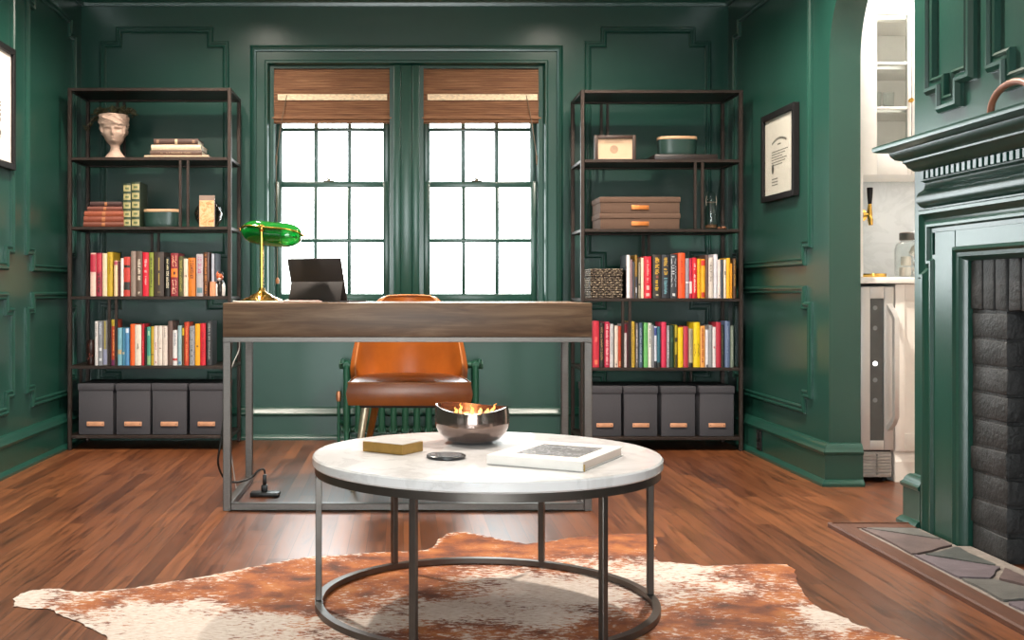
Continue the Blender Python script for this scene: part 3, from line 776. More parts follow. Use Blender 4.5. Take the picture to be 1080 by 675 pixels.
LU = [
 (95.3, 101.2, 266.9, '#d9b8aa', [('b', .56, .97, '#a8243a'), ('t', .6, .95, '#d98a8a')], 'pink and red book at the left end'),
 (101.4, 107.5, 266.9, '#8e2438', [('b', .56, .97, '#b02a3c'), ('t', .05, .52, '#3a2a22', .5), ('t', .6, .93, '#d99a96')], 'dark red book with black lower lettering, second from left end'),
 (108, 113, 267.2, '#d3bfa0', [], 'plain cream book left of the mustard one'),
 (113.1, 118.9, 266, '#b0921c', [('t', .5, .9, '#8e7414', .3)], 'mustard yellow book'),
 (120.2, 124.1, 275, '#d6b793', [('b', .88, .98, '#a5445a')], 'short thin tan book with a pink top'),
 (124.3, 127, 275.8, '#4b2026', [], 'short thin maroon book right of the tan one'),
 (127.3, 130.3, 272.4, '#e6dcd2', [], 'thin white book beside the red and black banded one'),
 (130.5, 137.4, 271, '#b43a30', [('b', .73, .79, '#2a211e'), ('b', .16, .36, '#2b2a27')], 'red book with black bands'),
 (138, 143.4, 265, '#84746a', [], 'tall plain taupe book'),
 (143.7, 150.1, 265, '#5b4a40', [('t', .36, .82, '#c9bbaa', .45), ('t', .05, .12, '#c9bbaa')], 'tall brown book with pale letters beside the crimson one'),
 (150.5, 157.1, 266.4, '#c4182f', [('t', .53, .84, '#f0a9a4', .4), ('t', .25, .46, '#ef9c98', .25)], 'crimson book with pink letters'),
 (157.3, 162, 266.4, '#7d8433', [('t', .2, .88, '#4b4a1e', .4)], 'olive green book right of the crimson one'),
 (162.6, 173, 265.8, '#3a2d26', [('b', .58, .87, '#9a8440', .12), ('b', .25, .52, '#9a8440', .12), ('b', .07, .11, '#6a5a40', .3)], 'thick dark brown book with a gold line'),
 (174.2, 179.4, 271.5, '#191615', [('t', .68, .95, '#c4b78e', .4), ('t', .2, .64, '#d0c6ad', .5)], 'black book with cream lettering'),
 (180, 188, 267, '#7c1f28', [('b', .44, .64, '#e07a28', .86), ('b', .5, .57, '#4a1a18', .3), ('t', .68, .94, '#d7a27e', .6), ('t', .06, .4, '#d8a890', .6)], 'dark red book with an orange emblem'),
 (188.4, 193.2, 270.5, '#4b4a26', [('t', .1, .9, '#8d8440', .5)], 'dark olive book right of the orange emblem book'),
 (193.6, 198.4, 273, '#d9c3ae', [('t', .5, .56, '#5a4030', .5)], 'cream book between dark olive and orange ones'),
 (198.5, 206.3, 272, '#c06c1c', [('t', .45, .93, '#6d3210', .5)], 'orange book with brown lettering'),
 (207, 214.3, 268, '#a59da0', [('t', .55, .93, '#a64878', .55), ('b', .08, .2, '#5a7680', .8)], 'grey book with magenta lettering'),
 (214.6, 219.6, 266.2, '#4d2a17', [('t', .06, .95, '#a86830', .45)], 'dark brown book with orange lettering'),
 (220, 225.6, 267, '#232733', [('b', .0, .99, '#b9bcc8', .5)], 'tall black and white book at the right end'),
]
book_row(LU, LYF + .012, LLV[3], 'upright books on left rack upper row', 'on left rack upper row', seedk=10)
LL = [
 (99.9, 103.3, 339, '#c9c5c4', [('t', .65, .95, '#8f8d90')], 'thin pale grey book at the left end'),
 (103.7, 108.3, 339, '#7d8086', [('t', .7, .97, '#aeb4c0', .5), ('b', .1, .16, '#c8cad0', .6), ('b', .33, .4, '#c8cad0', .6)], 'silver grey book with white marks, second from left end'),
 (108.5, 113.4, 338, '#7e7a74', [('b', .36, .98, '#a79842', .3), ('b', .02, .36, '#8d90ab', .9)], 'grey book with a yellow stripe'),
 (115.7, 117.4, 342, '#83818a', [], 'thin grey book behind the front upright'),
 (117.5, 122.2, 337.2, '#a83a20', [('b', .86, 1.0, '#b29a2c'), ('b', .0, .12, '#6d2a52'), ('t', .2, .8, '#d98a50', .4)], 'orange red book with a yellow top'),
 (123.2, 128.8, 346, '#6fa0ae', [('b', .3, .42, '#b59a72', .9)], 'light blue book with a tan patch'),
 (128.9, 131.9, 346, '#3d7794', [('b', .3, .36, '#b0a68e', .7)], 'narrow blue book right of the light blue one'),
 (132, 136.3, 346, '#4d82ad', [('b', .87, .99, '#c4d0dc', .8)], 'blue book with a white top'),
 (137.4, 142.1, 342, '#da5a1e', [], 'plain orange book'),
 (142.3, 149.1, 342.7, '#d5c9b9', [('t', .38, .58, '#5a5048', .25)], 'wide cream book right of the orange one'),
 (149.3, 152.3, 341.8, '#b01c2c', [('t', .3, .6, '#d86a64', .3)], 'thin crimson book beside the wide cream one'),
 (152.5, 154.7, 345.3, '#1d1a1a', [], 'very thin black book'),
 (154.9, 159, 345, '#3f8d7c', [('b', .02, .25, '#7fa878', .9), ('b', .78, .9, '#9cc2a0', .5)], 'teal green book'),
 (159.2, 162.2, 344.4, '#ae9228', [('b', .27, .29, '#28241c')], 'mustard book right of the teal one'),
 (162.3, 166.5, 344, '#d1c3bb', [('t', .4, .58, '#9a5a52', .3), ('b', .06, .1, '#a86a60', .3)], 'pinkish white book, first of three alike'),
 (166.7, 171.4, 344, '#cfc3ba', [('b', .42, .45, '#6a5a54', .3)], 'pinkish white book, middle of three alike'),
 (171.6, 176.7, 344, '#ccbfb6', [('t', .7, .95, '#a99c94', .3)], 'pinkish white book, third of three alike'),
 (177.2, 182.2, 338.7, '#5f4a44', [], 'tall brown book'),
 (182.3, 187.1, 348.5, '#d0cdcd', [('b', .14, .2, '#b03030'), ('t', .55, .95, '#8b8c98', .4)], 'short white book with a red band'),
 (187.5, 191.7, 343.6, '#8aa5ab', [('b', .04, .1, '#3f6ea0', .6)], 'pale blue book right of the red banded one'),
 (191.9, 194.3, 345, '#4c3a1e', [('b', .78, .97, '#c0a62c')], 'thin brown book with a yellow top'),
 (194.4, 199.3, 340, '#b23d26', [('t', .1, .9, '#d87848', .35)], 'tall brick red book'),
 (199.9, 205.4, 344, '#8d8e92', [('t', .05, .95, '#4a4a50', .8)], 'grey patterned book'),
 (205.7, 211.1, 341.8, '#dd9a1e', [('b', .44, .48, '#6a4a18', .4)], 'golden yellow book'),
 (211.2, 217, 341.3, '#c02130', [('t', .2, .8, '#9c1826', .4)], 'bright red book right of the golden one'),
 (217.8, 223.6, 338.7, '#2e3033', [('t', .1, .95, '#7d8080', .4)], 'charcoal book at the right end'),
]
book_row(LL, LYF + .018, LLV[4], 'upright books on left rack lower row', 'on left rack lower row', seedk=60)
RU = [
 (660.6, 664.5, 269, '#0f1012', [('b', 0, 1, '#e3d6d4')], 'tall white-spined black book right of the basket'),
 (664.6, 667, 273.6, '#8c6f74', [], 'slim mauve book touching the tall white-spined black one'),
 (667.1, 669.4, 276, '#4a4b52', [], 'slim grey book between mauve and ochre ones'),
 (669.6, 672.3, 269, '#8a6a2c', [('b', 0, .5, '#3a3c48', .9), ('b', .12, .25, '#c4c4c8', .6)], 'tall thin ochre book with a dark foot'),
 (673.2, 675.6, 276.7, '#8b8272', [('b', .36, .4, '#2a2620')], 'thin beige book left of the cream one'),
 (675.8, 679.1, 272, '#e2cbb0', [], 'plain cream book left of the big red one'),
 (679.3, 687, 270.5, '#c3152c', [('t', .38, .94, '#ef8e88', .3), ('b', .2, .3, '#f0a8a0', .4), ('b', .05, .12, '#f0a8a0', .5)], 'big red book with pink lettering'),
 (688.4, 697.5, 268.7, '#2c2722', [('t', .55, .93, '#c09428', .5), ('b', .46, .52, '#8a4a3a', .3), ('t', .16, .44, '#c79c22', .5), ('b', .06, .09, '#c9bca0', .3)], 'dark brown book with gold lettering'),
 (697.8, 706.4, 268.7, '#22252c', [('t', .53, .93, '#b48e30', .5), ('t', .1, .49, '#5f8d98', .45)], 'navy book with gold and blue lettering'),
 (706.9, 714, 268.5, '#32353a', [('t', .2, .96, '#b9bcbf', .75), ('b', .05, .11, '#c8c8c8', .4)], 'charcoal book with wide white lettering'),
 (715.2, 722.5, 266.9, '#e25224', [('t', .3, .85, '#b63c18', .3)], 'tall orange book'),
 (723.1, 726.8, 272.7, '#918c98', [('b', .38, .41, '#e8e8ea')], 'grey lavender book right of the orange one'),
 (726.9, 730.1, 272.5, '#b52245', [('b', .12, .42, '#dcd0cc', .9), ('b', 0, .1, '#a81a34')], 'thin magenta book with a white lower panel'),
 (730.3, 735, 272, '#c91a2a', [('t', .12, .86, '#efb5ac', .45), ('b', .02, .1, '#a01420', .6)], 'red book with white lettering left of the yellow pair'),
 (735.2, 739, 273, '#e0a51a', [('t', .2, .9, '#b98412', .25)], 'yellow book, left of the yellow pair'),
 (739.2, 743.7, 273.4, '#dd9f1c', [('b', .83, .97, '#c32a22', .95), ('b', .02, .15, '#b5331e', .9)], 'yellow book with red squares'),
 (744.1, 747.2, 269, '#5f4842', [], 'narrow brown book'),
 (747.3, 752.4, 271.8, '#c6bab1', [('t', .42, .88, '#7d756e', .55)], 'pale book with grey lettering'),
 (752.6, 756.8, 268.2, '#cfccd3', [], 'tall white book'),
 (757, 760.1, 274, '#d6c6c2', [('b', .05, .09, '#55504e', .3)], 'pinkish white book right of the tall white one'),
 (760.2, 763, 274, '#3c434e', [], 'dark slate book near the right end'),
 (763.2, 765.9, 274, '#d8cbb8', [('b', .6, .7, '#8a867c', .6)], 'slim cream book near the right end'),
 (766.1, 770.1, 272.2, '#dca41e', [], 'bright yellow book near the right end'),
 (770.2, 772.4, 278, '#d48e22', [], 'short amber book near the right end'),
 (773, 776.4, 272.7, '#4a3220', [('t', .3, .95, '#a07830', .5)], 'dark brown book at the right end'),
]
book_row(RU, RYF + .012, RLV[3], 'upright books on right rack upper row', 'on right rack upper row', seedk=110)
RL = [
 (625.4, 631.9, 338.8, '#b8283a', [('b', .55, .66, '#d2605a', .4), ('b', .06, .16, '#d87a58', .5)], 'red book at the left end'),
 (632.2, 637, 340.5, '#2a211e', [('t', .16, .9, '#8a6c48', .5)], 'black book with brown lettering'),
 (637.5, 643, 339.7, '#a92140', [('t', .06, .95, '#e6a5a8', .45)], 'crimson book with pale lettering'),
 (643.2, 647, 342, '#bdbbbc', [('t', .3, .9, '#8d9096', .3)], 'white grey book'),
 (648, 651.9, 343.7, '#d3c3b6', [('b', .05, .09, '#5a4a42', .3)], 'cream book left of the rust one'),
 (652, 655.4, 344, '#a63c22', [('b', .03, .15, '#c8845a', .6)], 'rust orange book'),
 (657.6, 661.1, 342, '#cfc5c4', [('b', .8, 1, '#6c1422')], 'white book with a maroon top'),
 (661.3, 664.8, 340, '#684046', [], 'mauve brown book'),
 (665, 669.5, 339.2, '#c8a43c', [('t', .1, .9, '#9a7a28', .3)], 'yellow book left of the slate blue one'),
 (670.2, 673.2, 341, '#6d6563', [('t', .1, .9, '#b8b2b0', .4)], 'grey book with pale lettering'),
 (673.8, 677.7, 340.5, '#3f5366', [('t', .1, .9, '#8d9cab', .5)], 'slate blue book left of the green one'),
 (678.8, 683.4, 340.6, '#62a860', [('t', .5, .8, '#4a8a48', .3)], 'light green book'),
 (683.6, 687.3, 341, '#d3d0c9', [('t', .45, .95, '#4a4a48', .3)], 'white book right of the green one'),
 (687.6, 689.7, 343, '#7f8288', [], 'very thin grey book'),
 (689.9, 692.7, 344.4, '#c6c9d6', [('b', .78, .97, '#3a4c88'), ('b', 0, .15, '#2a2a30')], 'white book with a blue top'),
 (692.9, 696.5, 344.6, '#2f6474', [('b', 0, .12, '#2b2b2a')], 'teal book left of the pink one'),
 (697.5, 702.7, 340, '#c22c4c', [], 'pink red book'),
 (703.2, 706.2, 343.7, '#8c8b90', [('t', .2, .9, '#c0c0c4', .4)], 'light grey book right of the pink red one'),
 (706.4, 710.7, 343.2, '#1f3a2c', [('b', .6, .7, '#3a5c40', .5)], 'dark green book'),
 (711.7, 714.5, 342.8, '#a39428', [('b', .6, .7, '#2a2618'), ('b', 0, .3, '#3a331c', .9)], 'thin olive yellow book'),
 (715.1, 720.4, 345.4, '#dfb916', [], 'plain yellow book'),
 (720.6, 725.8, 344.5, '#b03a4c', [('b', .0, 1, '#b8303c', .3)], 'rose red book between two yellow ones'),
 (726.5, 730.7, 346.8, '#a69c84', [('b', 0, .12, '#1e1c1a'), ('t', .3, .95, '#7c7460', .3)], 'beige book with a black foot'),
 (731.4, 738.2, 340, '#dcbc10', [('t', .25, .52, '#2c2810', .8)], 'tall yellow book with black lettering'),
 (738.5, 743.5, 344, '#dd9a4c', [('t', .1, .95, '#9a4a20', .4)], 'peach orange book'),
 (744, 747.3, 347.7, '#cfced6', [('b', 0, .07, '#5a5a60', .7)], 'short white book'),
 (747.4, 751.3, 343, '#87898c', [], 'plain grey book'),
 (751.5, 755.1, 345, '#d4cdcd', [('b', .47, .52, '#b87a7a', .5)], 'white book left of the tall crimson one'),
 (755.2, 760.4, 340, '#a92538', [], 'tall crimson book near the right end'),
 (760.6, 763.4, 342.8, '#262a22', [('t', .3, .8, '#55583e', .4)], 'thin black book near the right end'),
 (764.6, 769.8, 338.8, '#5a6a8a', [('t', .3, .9, '#7b89a4', .3)], 'tall slate blue book near the right end'),
 (770.4, 773.8, 343.7, '#6d786c', [('t', .2, .9, '#92998c', .4)], 'grey green book at the right end'),
]
book_row(RL, RYF + .018, RLV[4], 'upright books on right rack lower row', 'on right rack lower row', seedk=170)

# ------------------------------------------------------------------ lidded storage boxes
def m_cloth(nm, h):
    t = NT(nm); v = t.coord(); sp = t.n('ShaderNodeSeparateXYZ'); t.l(v, sp.inputs[0])
    f = t.noise(v, 260, 3, .7); c = lin(h); a = tuple(x * .7 for x in c[:3]) + (1,); b_ = tuple(x * 1.25 for x in c[:3]) + (1,)
    t.set(Base_Color=t.ramp(f, [(.3, a), (.7, b_)]), Roughness=.85); t.bump(f, .3, .002); return t.m
CLOTH = m_cloth('charcoal_cloth', '#424146'); LEATH = mat('tan_leather_pull', '#c58f6d', .5, var=.15); BROWNBOX = m_cloth('brown_cloth', '#5d4638'); COPPER = mat('copper_pull', '#c4763a', .35, .5)
RIVET = mat('rivet', '#8d6a52', .35, .8)
def storage_box(name, w, d, h, lid_h, label, loc, body, hz, hwid, hh, group, pull=LEATH):
    r = thing(name, label, 'storage box', loc, 0, group)
    b_ = MB(); b_.box(-w / 2 + .004, w / 2 - .004, .004, d - .004, 0, h - lid_h * .3, .002); b_.obj('body', body, r, smooth=30)
    l = MB(); l.box(-w / 2, w / 2, 0, d, h - lid_h, h, .003); l.obj('lid', body, r, smooth=30)
    p = MB(); p.box(-hwid / 2, hwid / 2, -.004, .0035, hz - hh / 2, hz + hh / 2, .0015); 
    po = p.obj('pull_tab', pull, r, smooth=30); po['label'] = 'tan leather pull tab' if pull is LEATH else 'copper coloured pull tab'
    for s in (-1, 1):
        q = MB(); q.lathe([(0, 0), (.003, 0), (.0025, .0015), (0, .002)], 10); o = q.obj('rivet', RIVET, po)
        o.matrix_local = T(s * (hwid / 2 - .008), -.004, hz) @ Matrix.Rotation(PI / 2, 4, 'X')
    return r
by = LYF + .022
for k, (a, c) in enumerate(((81.9, 119.6), (121.7, 158.9), (159.8, 197.4), (199.2, 236.2))):
    xa, xb = X(a, by), X(c, by); h = Zh(405, by) - LLV[5]
    storage_box('storage_box', xb - xa, .30, h, .033, ('leftmost', 'second from left', 'third from left', 'rightmost')[k] + ' grey lidded storage box on the left rack bottom shelf',
                ((xa + xb) / 2, by, LLV[5] + .0006), CLOTH, Zh(447.2, by) - LLV[5], .088, .022, 'grey storage boxes on the racks')
by = RYF + .022
for k, (a, c) in enumerate(((619.5, 656.2), (657.6, 694.3), (697.2, 734.2), (737.6, 775))):
    xa, xb = X(a, by), X(c, by); h = Zh(407.6, by) - RLV[5]
    storage_box('storage_box', xb - xa, .30, h, .036, ('leftmost', 'second from left', 'third from left', 'rightmost')[k] + ' grey lidded storage box on the right rack bottom shelf',
                ((xa + xb) / 2, by, RLV[5] + .0006), CLOTH, Zh(448.6, by) - RLV[5], .084, .020, 'grey storage boxes on the racks')
by = RYF + .02; z1 = RLV[2] + .0006; ztop = Zh(207.4, by); zh = (ztop - z1) / 2
for k in range(2):
    xa, xb = X(632.5, by), X(717.8, by)
    storage_box('document_box', xb - xa, .25, zh - .001, .028, ('lower' if k == 0 else 'upper') + ' of two flat brown document boxes on the right rack', ((xa + xb) / 2, by, z1 + k * zh), BROWNBOX, zh * .42 if 0 else zh - .055, .088, .021, 'brown document boxes', COPPER)
# ------------------------------------------------------------------ things on the racks
# classical head planter with ivy
STONE = mat('pale_pink_stone', '#c4a795', .8, var=.1, scale=30, bump=.25)
def head_r(th, v):
    pass
hy = LYF + .15; hx = X(121.5, hy); hz0 = LLV[1] + .0006; Hh = Zh(122, hy) - hz0
hp = thing('head_planter', 'pale stone planter shaped as a classical head on the left rack', 'planter', (hx, hy, hz0))
prof = [(0, .050), (.03, .050), (.06, .047), (.10, .043), (.15, .034), (.20, .027), (.27, .024), (.32, .026), (.36, .034), (.40, .043), (.46, .051), (.52, .056), (.60, .062), (.70, .067), (.80, .071), (.88, .073), (.95, .071), (1.0, .066)]
def lerp_prof(v):
    for (a, ra), (b_, rb) in zip(prof, prof[1:]):
        if v <= b_: t = (v - a) / (b_ - a); return ra + (rb - ra) * t
    return prof[-1][1]
def G(a, b_, s): return math.exp(-((a - b_) / s) ** 2)
def face(u, v):
    th = u * 2 * PI; r = lerp_prof(v); f = th - 1.5 * PI             # front faces -y
    while f > PI: f -= 2 * PI
    while f < -PI: f += 2 * PI
    d = 0.0
    if v > .3:
        d += .016 * G(f, 0, .14) * G(v, .555, .055) + .010 * G(f, 0, .10) * G(v, .635, .07)         # nose
        d += .006 * (G(f, .42, .3) + G(f, -.42, .3)) * G(v, .70, .03)                                   # brow
        d -= .009 * (G(f, .40, .2) + G(f, -.40, .2)) * G(v, .645, .032)                                # eye sockets
        d += .0045 * (G(f, .40, .13) + G(f, -.40, .13)) * G(v, .64, .016)
        d += .006 * G(f, 0, .22) * (G(v, .485, .014) + G(v, .462, .014)) - .003 * G(f, 0, .25) * G(v, .474, .006)   # lips
        d += .010 * G(f, 0, .26) * G(v, .41, .035)                                                      # chin
        d += .006 * (G(f, .75, .3) + G(f, -.75, .3)) * G(v, .56, .06)                                   # cheeks
        hair = max(0, min(1, (v - .72) / .05)) if abs(f) < 1.0 else max(0, min(1, (v - .5) / .08))
        d += hair * (.006 + .007 * abs(math.sin(f * 7 + 3 * math.sin(v * 22))) * (.5 + .5 * math.sin(v * 40 + f * 5)))
        r = r + d
        dep = 1.12
    else: dep = .8 + .32 * min(1, v / .3); 
    sx = 1.0 if v > .25 else 1 + (.25 - v) * 1.0
    lean = .01 * max(0, v - .25)
    return Vector((r * math.cos(th) * sx * .95 - lean, r * math.sin(th) * dep - .012 * max(0, min(1, (v - .25) * 4)), Hh * (v if v < 1 else 1)))
q = MB(); V = q.grid(96, 110, face, closeu=True)
rim_in = [q.bm.verts.new(Vector((V[i][-1].co.x * .86, V[i][-1].co.y * .86, Hh - .001))) for i in range(96)]
dirt = [q.bm.verts.new(Vector((V[i][-1].co.x * .82, V[i][-1].co.y * .82, Hh - .025))) for i in range(96)]
for i in range(96):
    j = (i + 1) % 96; q.face((V[i][-1], V[j][-1], rim_in[j], rim_in[i])); q.face((rim_in[i], rim_in[j], dirt[j], dirt[i]))
q.face(dirt); q.face([V[i][0] for i in range(96)][::-1])
q.obj('head', STONE, hp, smooth=60, M=RZ(.12))
hp['label'] = 'pale stone head-shaped planter with a small trailing plant on the left rack'
LEAF = mat('dark_leaf', '#3c3a22', .55, var=.35, scale=60); STEM = mat('plant_stem', '#3f3420', .7)
rp = random.Random(4); st = MB(); lf = MB()
def leaf(p, sz, d):
    d = Vector(d).normalized(); s = d.cross(Vector((0, .3, 1))).normalized(); n = s.cross(d)
    P = [p, p + d * sz * .5 + s * sz * .42 + n * sz * .12, p + d * sz, p + d * sz * .5 - s * sz * .42 + n * sz * .12, p + d * sz * .5 - n * .003]
    vs = [lf.bm.verts.new(x) for x in P]
    for a, b_ in ((0, 1), (1, 2), (2, 3), (3, 0)): lf.face((vs[a], vs[b_], vs[4]))
    top = [lf.bm.verts.new(x + n * .0012) for x in P]
    for a, b_ in ((0, 1), (1, 2), (2, 3), (3, 0)): lf.face((top[a], top[b_], top[4])); lf.face((vs[a], vs[b_], top[b_], top[a]))
for k in range(26):
    a = rp.uniform(0, 2 * PI); L = rp.uniform(.05, .10) if k > 3 else .14
    if k < 4: a = PI + rp.uniform(-.5, .5)
    if 4 <= k < 6: a = rp.uniform(-.3, .5)
    pts = []
    for j in range(8):
        t = j / 7; rr_ = .045 + L * t * .8
        pts.append(Vector((rr_ * math.cos(a) * (1 if j else .6), rr_ * math.sin(a) * .5, -.012 + .05 * math.sin(t * 2.6) * (1.0 if k > 3 else .5) - (.07 * t * t if k < 4 else .01 * t))))
    st.tube(pts, .0014, 5)
    for j in range(1, 8):
        for s in (-1, 1):
            leaf(pts[j], rp.uniform(.013, .022), (rp.uniform(-1, 1), rp.uniform(-1, 1), rp.uniform(-.3, .7)))
st.obj('plant_stems', STEM, hp, M=T(0, 0, Hh)); lf.obj('plant_leaves', LEAF, hp, M=T(0, 0, Hh))

# lying books
def flat_book(x0, x1, yt, yb, yf, d, col, label, group, marks=(), rz=0, zbase=None):
    a, b_ = X(x0, yf), X(x1, yf); h = (yb - yt) / F * yf; z = zbase
    r = thing('book', label, 'book', ((a + b_) / 2, yf, z), rz, group)
    # standing-book mesh laid on its side: spine stays towards the camera
    M_ = T((b_ - a) / 2, 0, h / 2) @ Matrix.Rotation(-PI / 2, 4, 'Y')
    book_mesh(h - .0008, b_ - a, d, col, r, M=M_); spine_marks(h - .0008, b_ - a, marks, r, M=M_, seed=int(x0))
    return z + h
yf = LYF + .05; z = LLV[1] + .0006; gp = 'books lying on left rack top stack'
z = flat_book(152.3, 220.3, 162.8, 165.6, yf - .015, .24, '#b69a80', 'widest tan book at the bottom of the left rack top-shelf stack', gp, zbase=z)
z = flat_book(158.5, 213, 157.2, 162.8, yf, .20, '#5a4133', 'dark brown book second from bottom of the left rack top-shelf stack', gp, [('t', .2, .8, '#8d7258', .3)], zbase=z)
z = flat_book(159.7, 212, 151.4, 157.2, yf, .20, '#d9c3a4', 'cream book second from top of the left rack top-shelf stack', gp, zbase=z)
z = flat_book(162.2, 208.8, 145.2, 151.4, yf, .18, '#4b2f22', 'brown leather book topmost on the left rack top-shelf stack', gp, [('b', .46, .52, '#c9b08c', .9), ('b', .07, .13, '#8d6a50', .6), ('b', .88, .94, '#8d6a50', .6)], zbase=z)
yf = LYF + .03; z = LLV[2] + .0006; gp = 'brown leather books stacked on left rack'
for x0, x1, h, c, nm in ((88, 130.6, 5.0, '#6a3524', 'bottom'), (88.3, 130.4, 5.8, '#7a3a26', 'second from bottom'), (89, 130.2, 5.8, '#8a4228', 'middle'), (92.2, 129.2, 4.8, '#6e3a2c', 'second from top'), (95, 128.5, 5.2, '#3c1f1b', 'topmost')):
    z = flat_book(x0, x1, 0, h, yf, .18, c, nm + ' brown leather book of the five stacked on the left rack', gp, [('b', .46, .54, '#a86a40', .8)], zbase=z)
for x0, x1, yt, nm in ((129.8, 138.3, 193.5, 'shorter left'), (138.6, 147.6, 192, 'taller right')):
    yf = LYF + .04; a, b_ = X(x0, yf), X(x1, yf); h = Zh(yt, yf) - LLV[2]
    r = thing('book', nm + ' one of two green and gold ornate upright books on left rack', 'book', ((a + b_) / 2, yf, LLV[2] + .0006), 0, 'ornate upright books')
    mk = []
    for k in range(5): mk += [('b', .03 + k * .197, .165 + k * .197, '#a59a6a', .9), ('b', .07 + k * .197, .12 + k * .197, '#4b5a34', .5), ('b', .05 + k * .197, .058 + k * .197, '#5d5f36', .8), ('b', .14 + k * .197, .148 + k * .197, '#6d6a3e', .8)]
    book_mesh(b_ - a - .001, h, .17, '#2c3b25', r); spine_marks(b_ - a - .001, h, mk, r)
# oval green tubs with wooden lids
GREENT = mat('dark_green_enamel', '#243a34', .3, var=.05); LIDW = mat('pale_wood_lid', '#c9a27c', .5, var=.15, scale=10, stretch=(1, 8, 8))
def tub(label, px0, px1, pyt, pylid, zb, y, name='oval_tub'):
    rx = (X(px1, y) - X(px0, y)) / 2; cx = (X(px0, y) + X(px1, y)) / 2; ry = rx * .62
    y += ry; r = thing(name, label, 'tub', (cx, y, zb)); sc = y / (y - ry)
    h = Zh(pylid, y - ry) - zb; ht = Zh(pyt, y - ry) - zb
    def ring(rr, z, e=2.8, n=48):
        return [(rr * rx * math.copysign(abs(math.cos(a)) ** (2 / e), math.cos(a)), rr * ry * math.copysign(abs(math.sin(a)) ** (2 / e), math.sin(a)), z) for a in (2 * PI * k / n for k in range(n))]
    def stack(rows, nm, m):
        q = MB(); R_ = [[q.bm.verts.new(p) for p in ring(rr, z)] for rr, z in rows]
        for A, B in zip(R_, R_[1:]):
            for k in range(48): q.face((A[k], A[(k + 1) % 48], B[(k + 1) % 48], B[k]))
        q.face(R_[0][::-1]); q.face(R_[-1]); return q.obj(nm, m, r, smooth=45)
    stack([(.90, 0), (.94, .004), (.955, .02), (.985, h)], 'body', GREENT)
    stack([(.98, h + .0003), (1.0, h + .002), (1.0, ht - .003), (.985, ht)], 'lid', LIDW)
tub('dark green oval tub with pale wood lid beside the ornate books', 149.3, 188.6, 220.3, 223.4, LLV[2] + .0006, LYF + .06)
ty = RYF + .05
tr = MB(); tr.box(X(690.5, ty), X(757, ty), ty, ty + .2, RLV[1] + .0006, Zh(162.6, ty), .003)
tag(tr.obj('flat_case', mat('dark_flat_case', '#241a17', .4), smooth=30), 'flat dark brown case under the green tub on the right rack', 'case')
tub('dark green oval tub with pale wood lid on a flat dark case', 696, 737.8, 143.2, 146.4, Zh(162.6, ty) + .0006, ty + .02)
# vase with a printed card before it
vy = LYF + .13; vx = X(220.3, vy); vz = LLV[2] + .0006
q = MB(); q.lathe([(0, 0), (.035, 0), (.05, .01), (.070, .045), (.076, .075), (.066, .105), (.045, .125), (.034, .14), (.036, .15), (.033, .15), (.030, .14), (.042, .123), (.062, .104), (.072, .075), (.066, .046), (.047, .013), (0, .006)], 36)
tag(q.obj('round_vase', glass('smoky_vase_glass', (.78, .68, .64)), smooth=50, loc=(vx, vy, vz)), 'round brown-tinted glass vase behind the printed card on the left rack', 'vase')
cy_ = LYF + .035; ca, cb_ = X(210, cy_), X(226.3, cy_)
cd = thing('printed_card_box', 'narrow upright box with an orange floral print on the left rack', 'box', ((ca + cb_) / 2, cy_, vz)); hw = (cb_ - ca) / 2; hh = Zh(206, cy_) - vz
MB().box(-hw, hw, 0, .012, 0, hh, .001).obj('board', mat('grey_card', '#8b7668', .7), cd)
def m_print():
    t = NT('orange_floral_print'); v = t.coord(); f = t.noise(v, 45, 4, .6, 1.5)
    t.set(Base_Color=t.ramp(f, [(.3, lin('#a8552c')), (.45, lin('#d99a64')), (.6, lin('#e0b58c')), (.8, lin('#7a6a4c'))]), Roughness=.6); return t.m
MB().box(-hw * .95, hw * .95, -.0008, 0, 0.002, hh * .84).obj('print', m_print(), cd)
# small ornaments at the ends of the book rows
oy = LYF + .03; ox = X(231.5, oy); oz = LLV[3] + .0006
BLK = mat('glazed_black', '#17130f', .3); WHT = mat('glazed_white', '#cfc8c2', .3); ORG = mat('glazed_orange', '#b4562c', .35)
cat = thing('calico_figurine', 'small black, white and orange figurine beside the upper book row', 'figurine', (ox, oy, oz)); H = Zh(286, oy) - oz
q = MB(); q.lathe([(0, 0), (.022, 0), (.026, .02), (.026, .045), (.020, .07), (.013, .085), (0, .09)], 24, (0, .03, 0), 1, 1.1); q.obj('body', BLK, cat, smooth=60)
q = MB(); q.lathe([(0, -.02), (.012, -.016), (.019, 0), (.016, .013), (0, .02)], 22, (-.002, .022, .097)); q.obj('head', ORG, cat, smooth=60)
for s in (-1, 1):
    q = MB(); q.lathe([(.008, 0), (.006, .01), (0, .022)], 10, (-.002 + s * .012, .022, .108)); q.obj('ear', BLK if s > 0 else ORG, cat, smooth=40)
    q = MB(); q.lathe([(0, 0), (.009, .002), (.010, .03), (.008, .06), (0, .066)], 12, (s * .018, .012, 0)); q.obj('leg', WHT, cat, smooth=50)
q = MB(); q.lathe([(0, -.012), (.008, -.008), (.010, 0), (0, .008)], 12, (-.002, .006, .088)); q.obj('muzzle', WHT, cat, smooth=60)
pb = thing('book', 'small peach book before the tall black one, left rack upper row', 'book', (X(223.2, LYF - .012), LYF - .0095, oz), 0, 'upright books on left rack upper row')
for o in [o for o in bpy.data.objects if o.name.startswith('book') and o.type == 'EMPTY' and 'tall black and white book' in o.get('label', '')]: o.location.y = LYF + .07
pb.location.y = LYF + .014
book_mesh(X(226, LYF) - X(220.3, LYF), Zh(297, LYF) - oz, .05, '#d38e68', pb)
oy = LYF + .06; ox = X(96.3, oy)
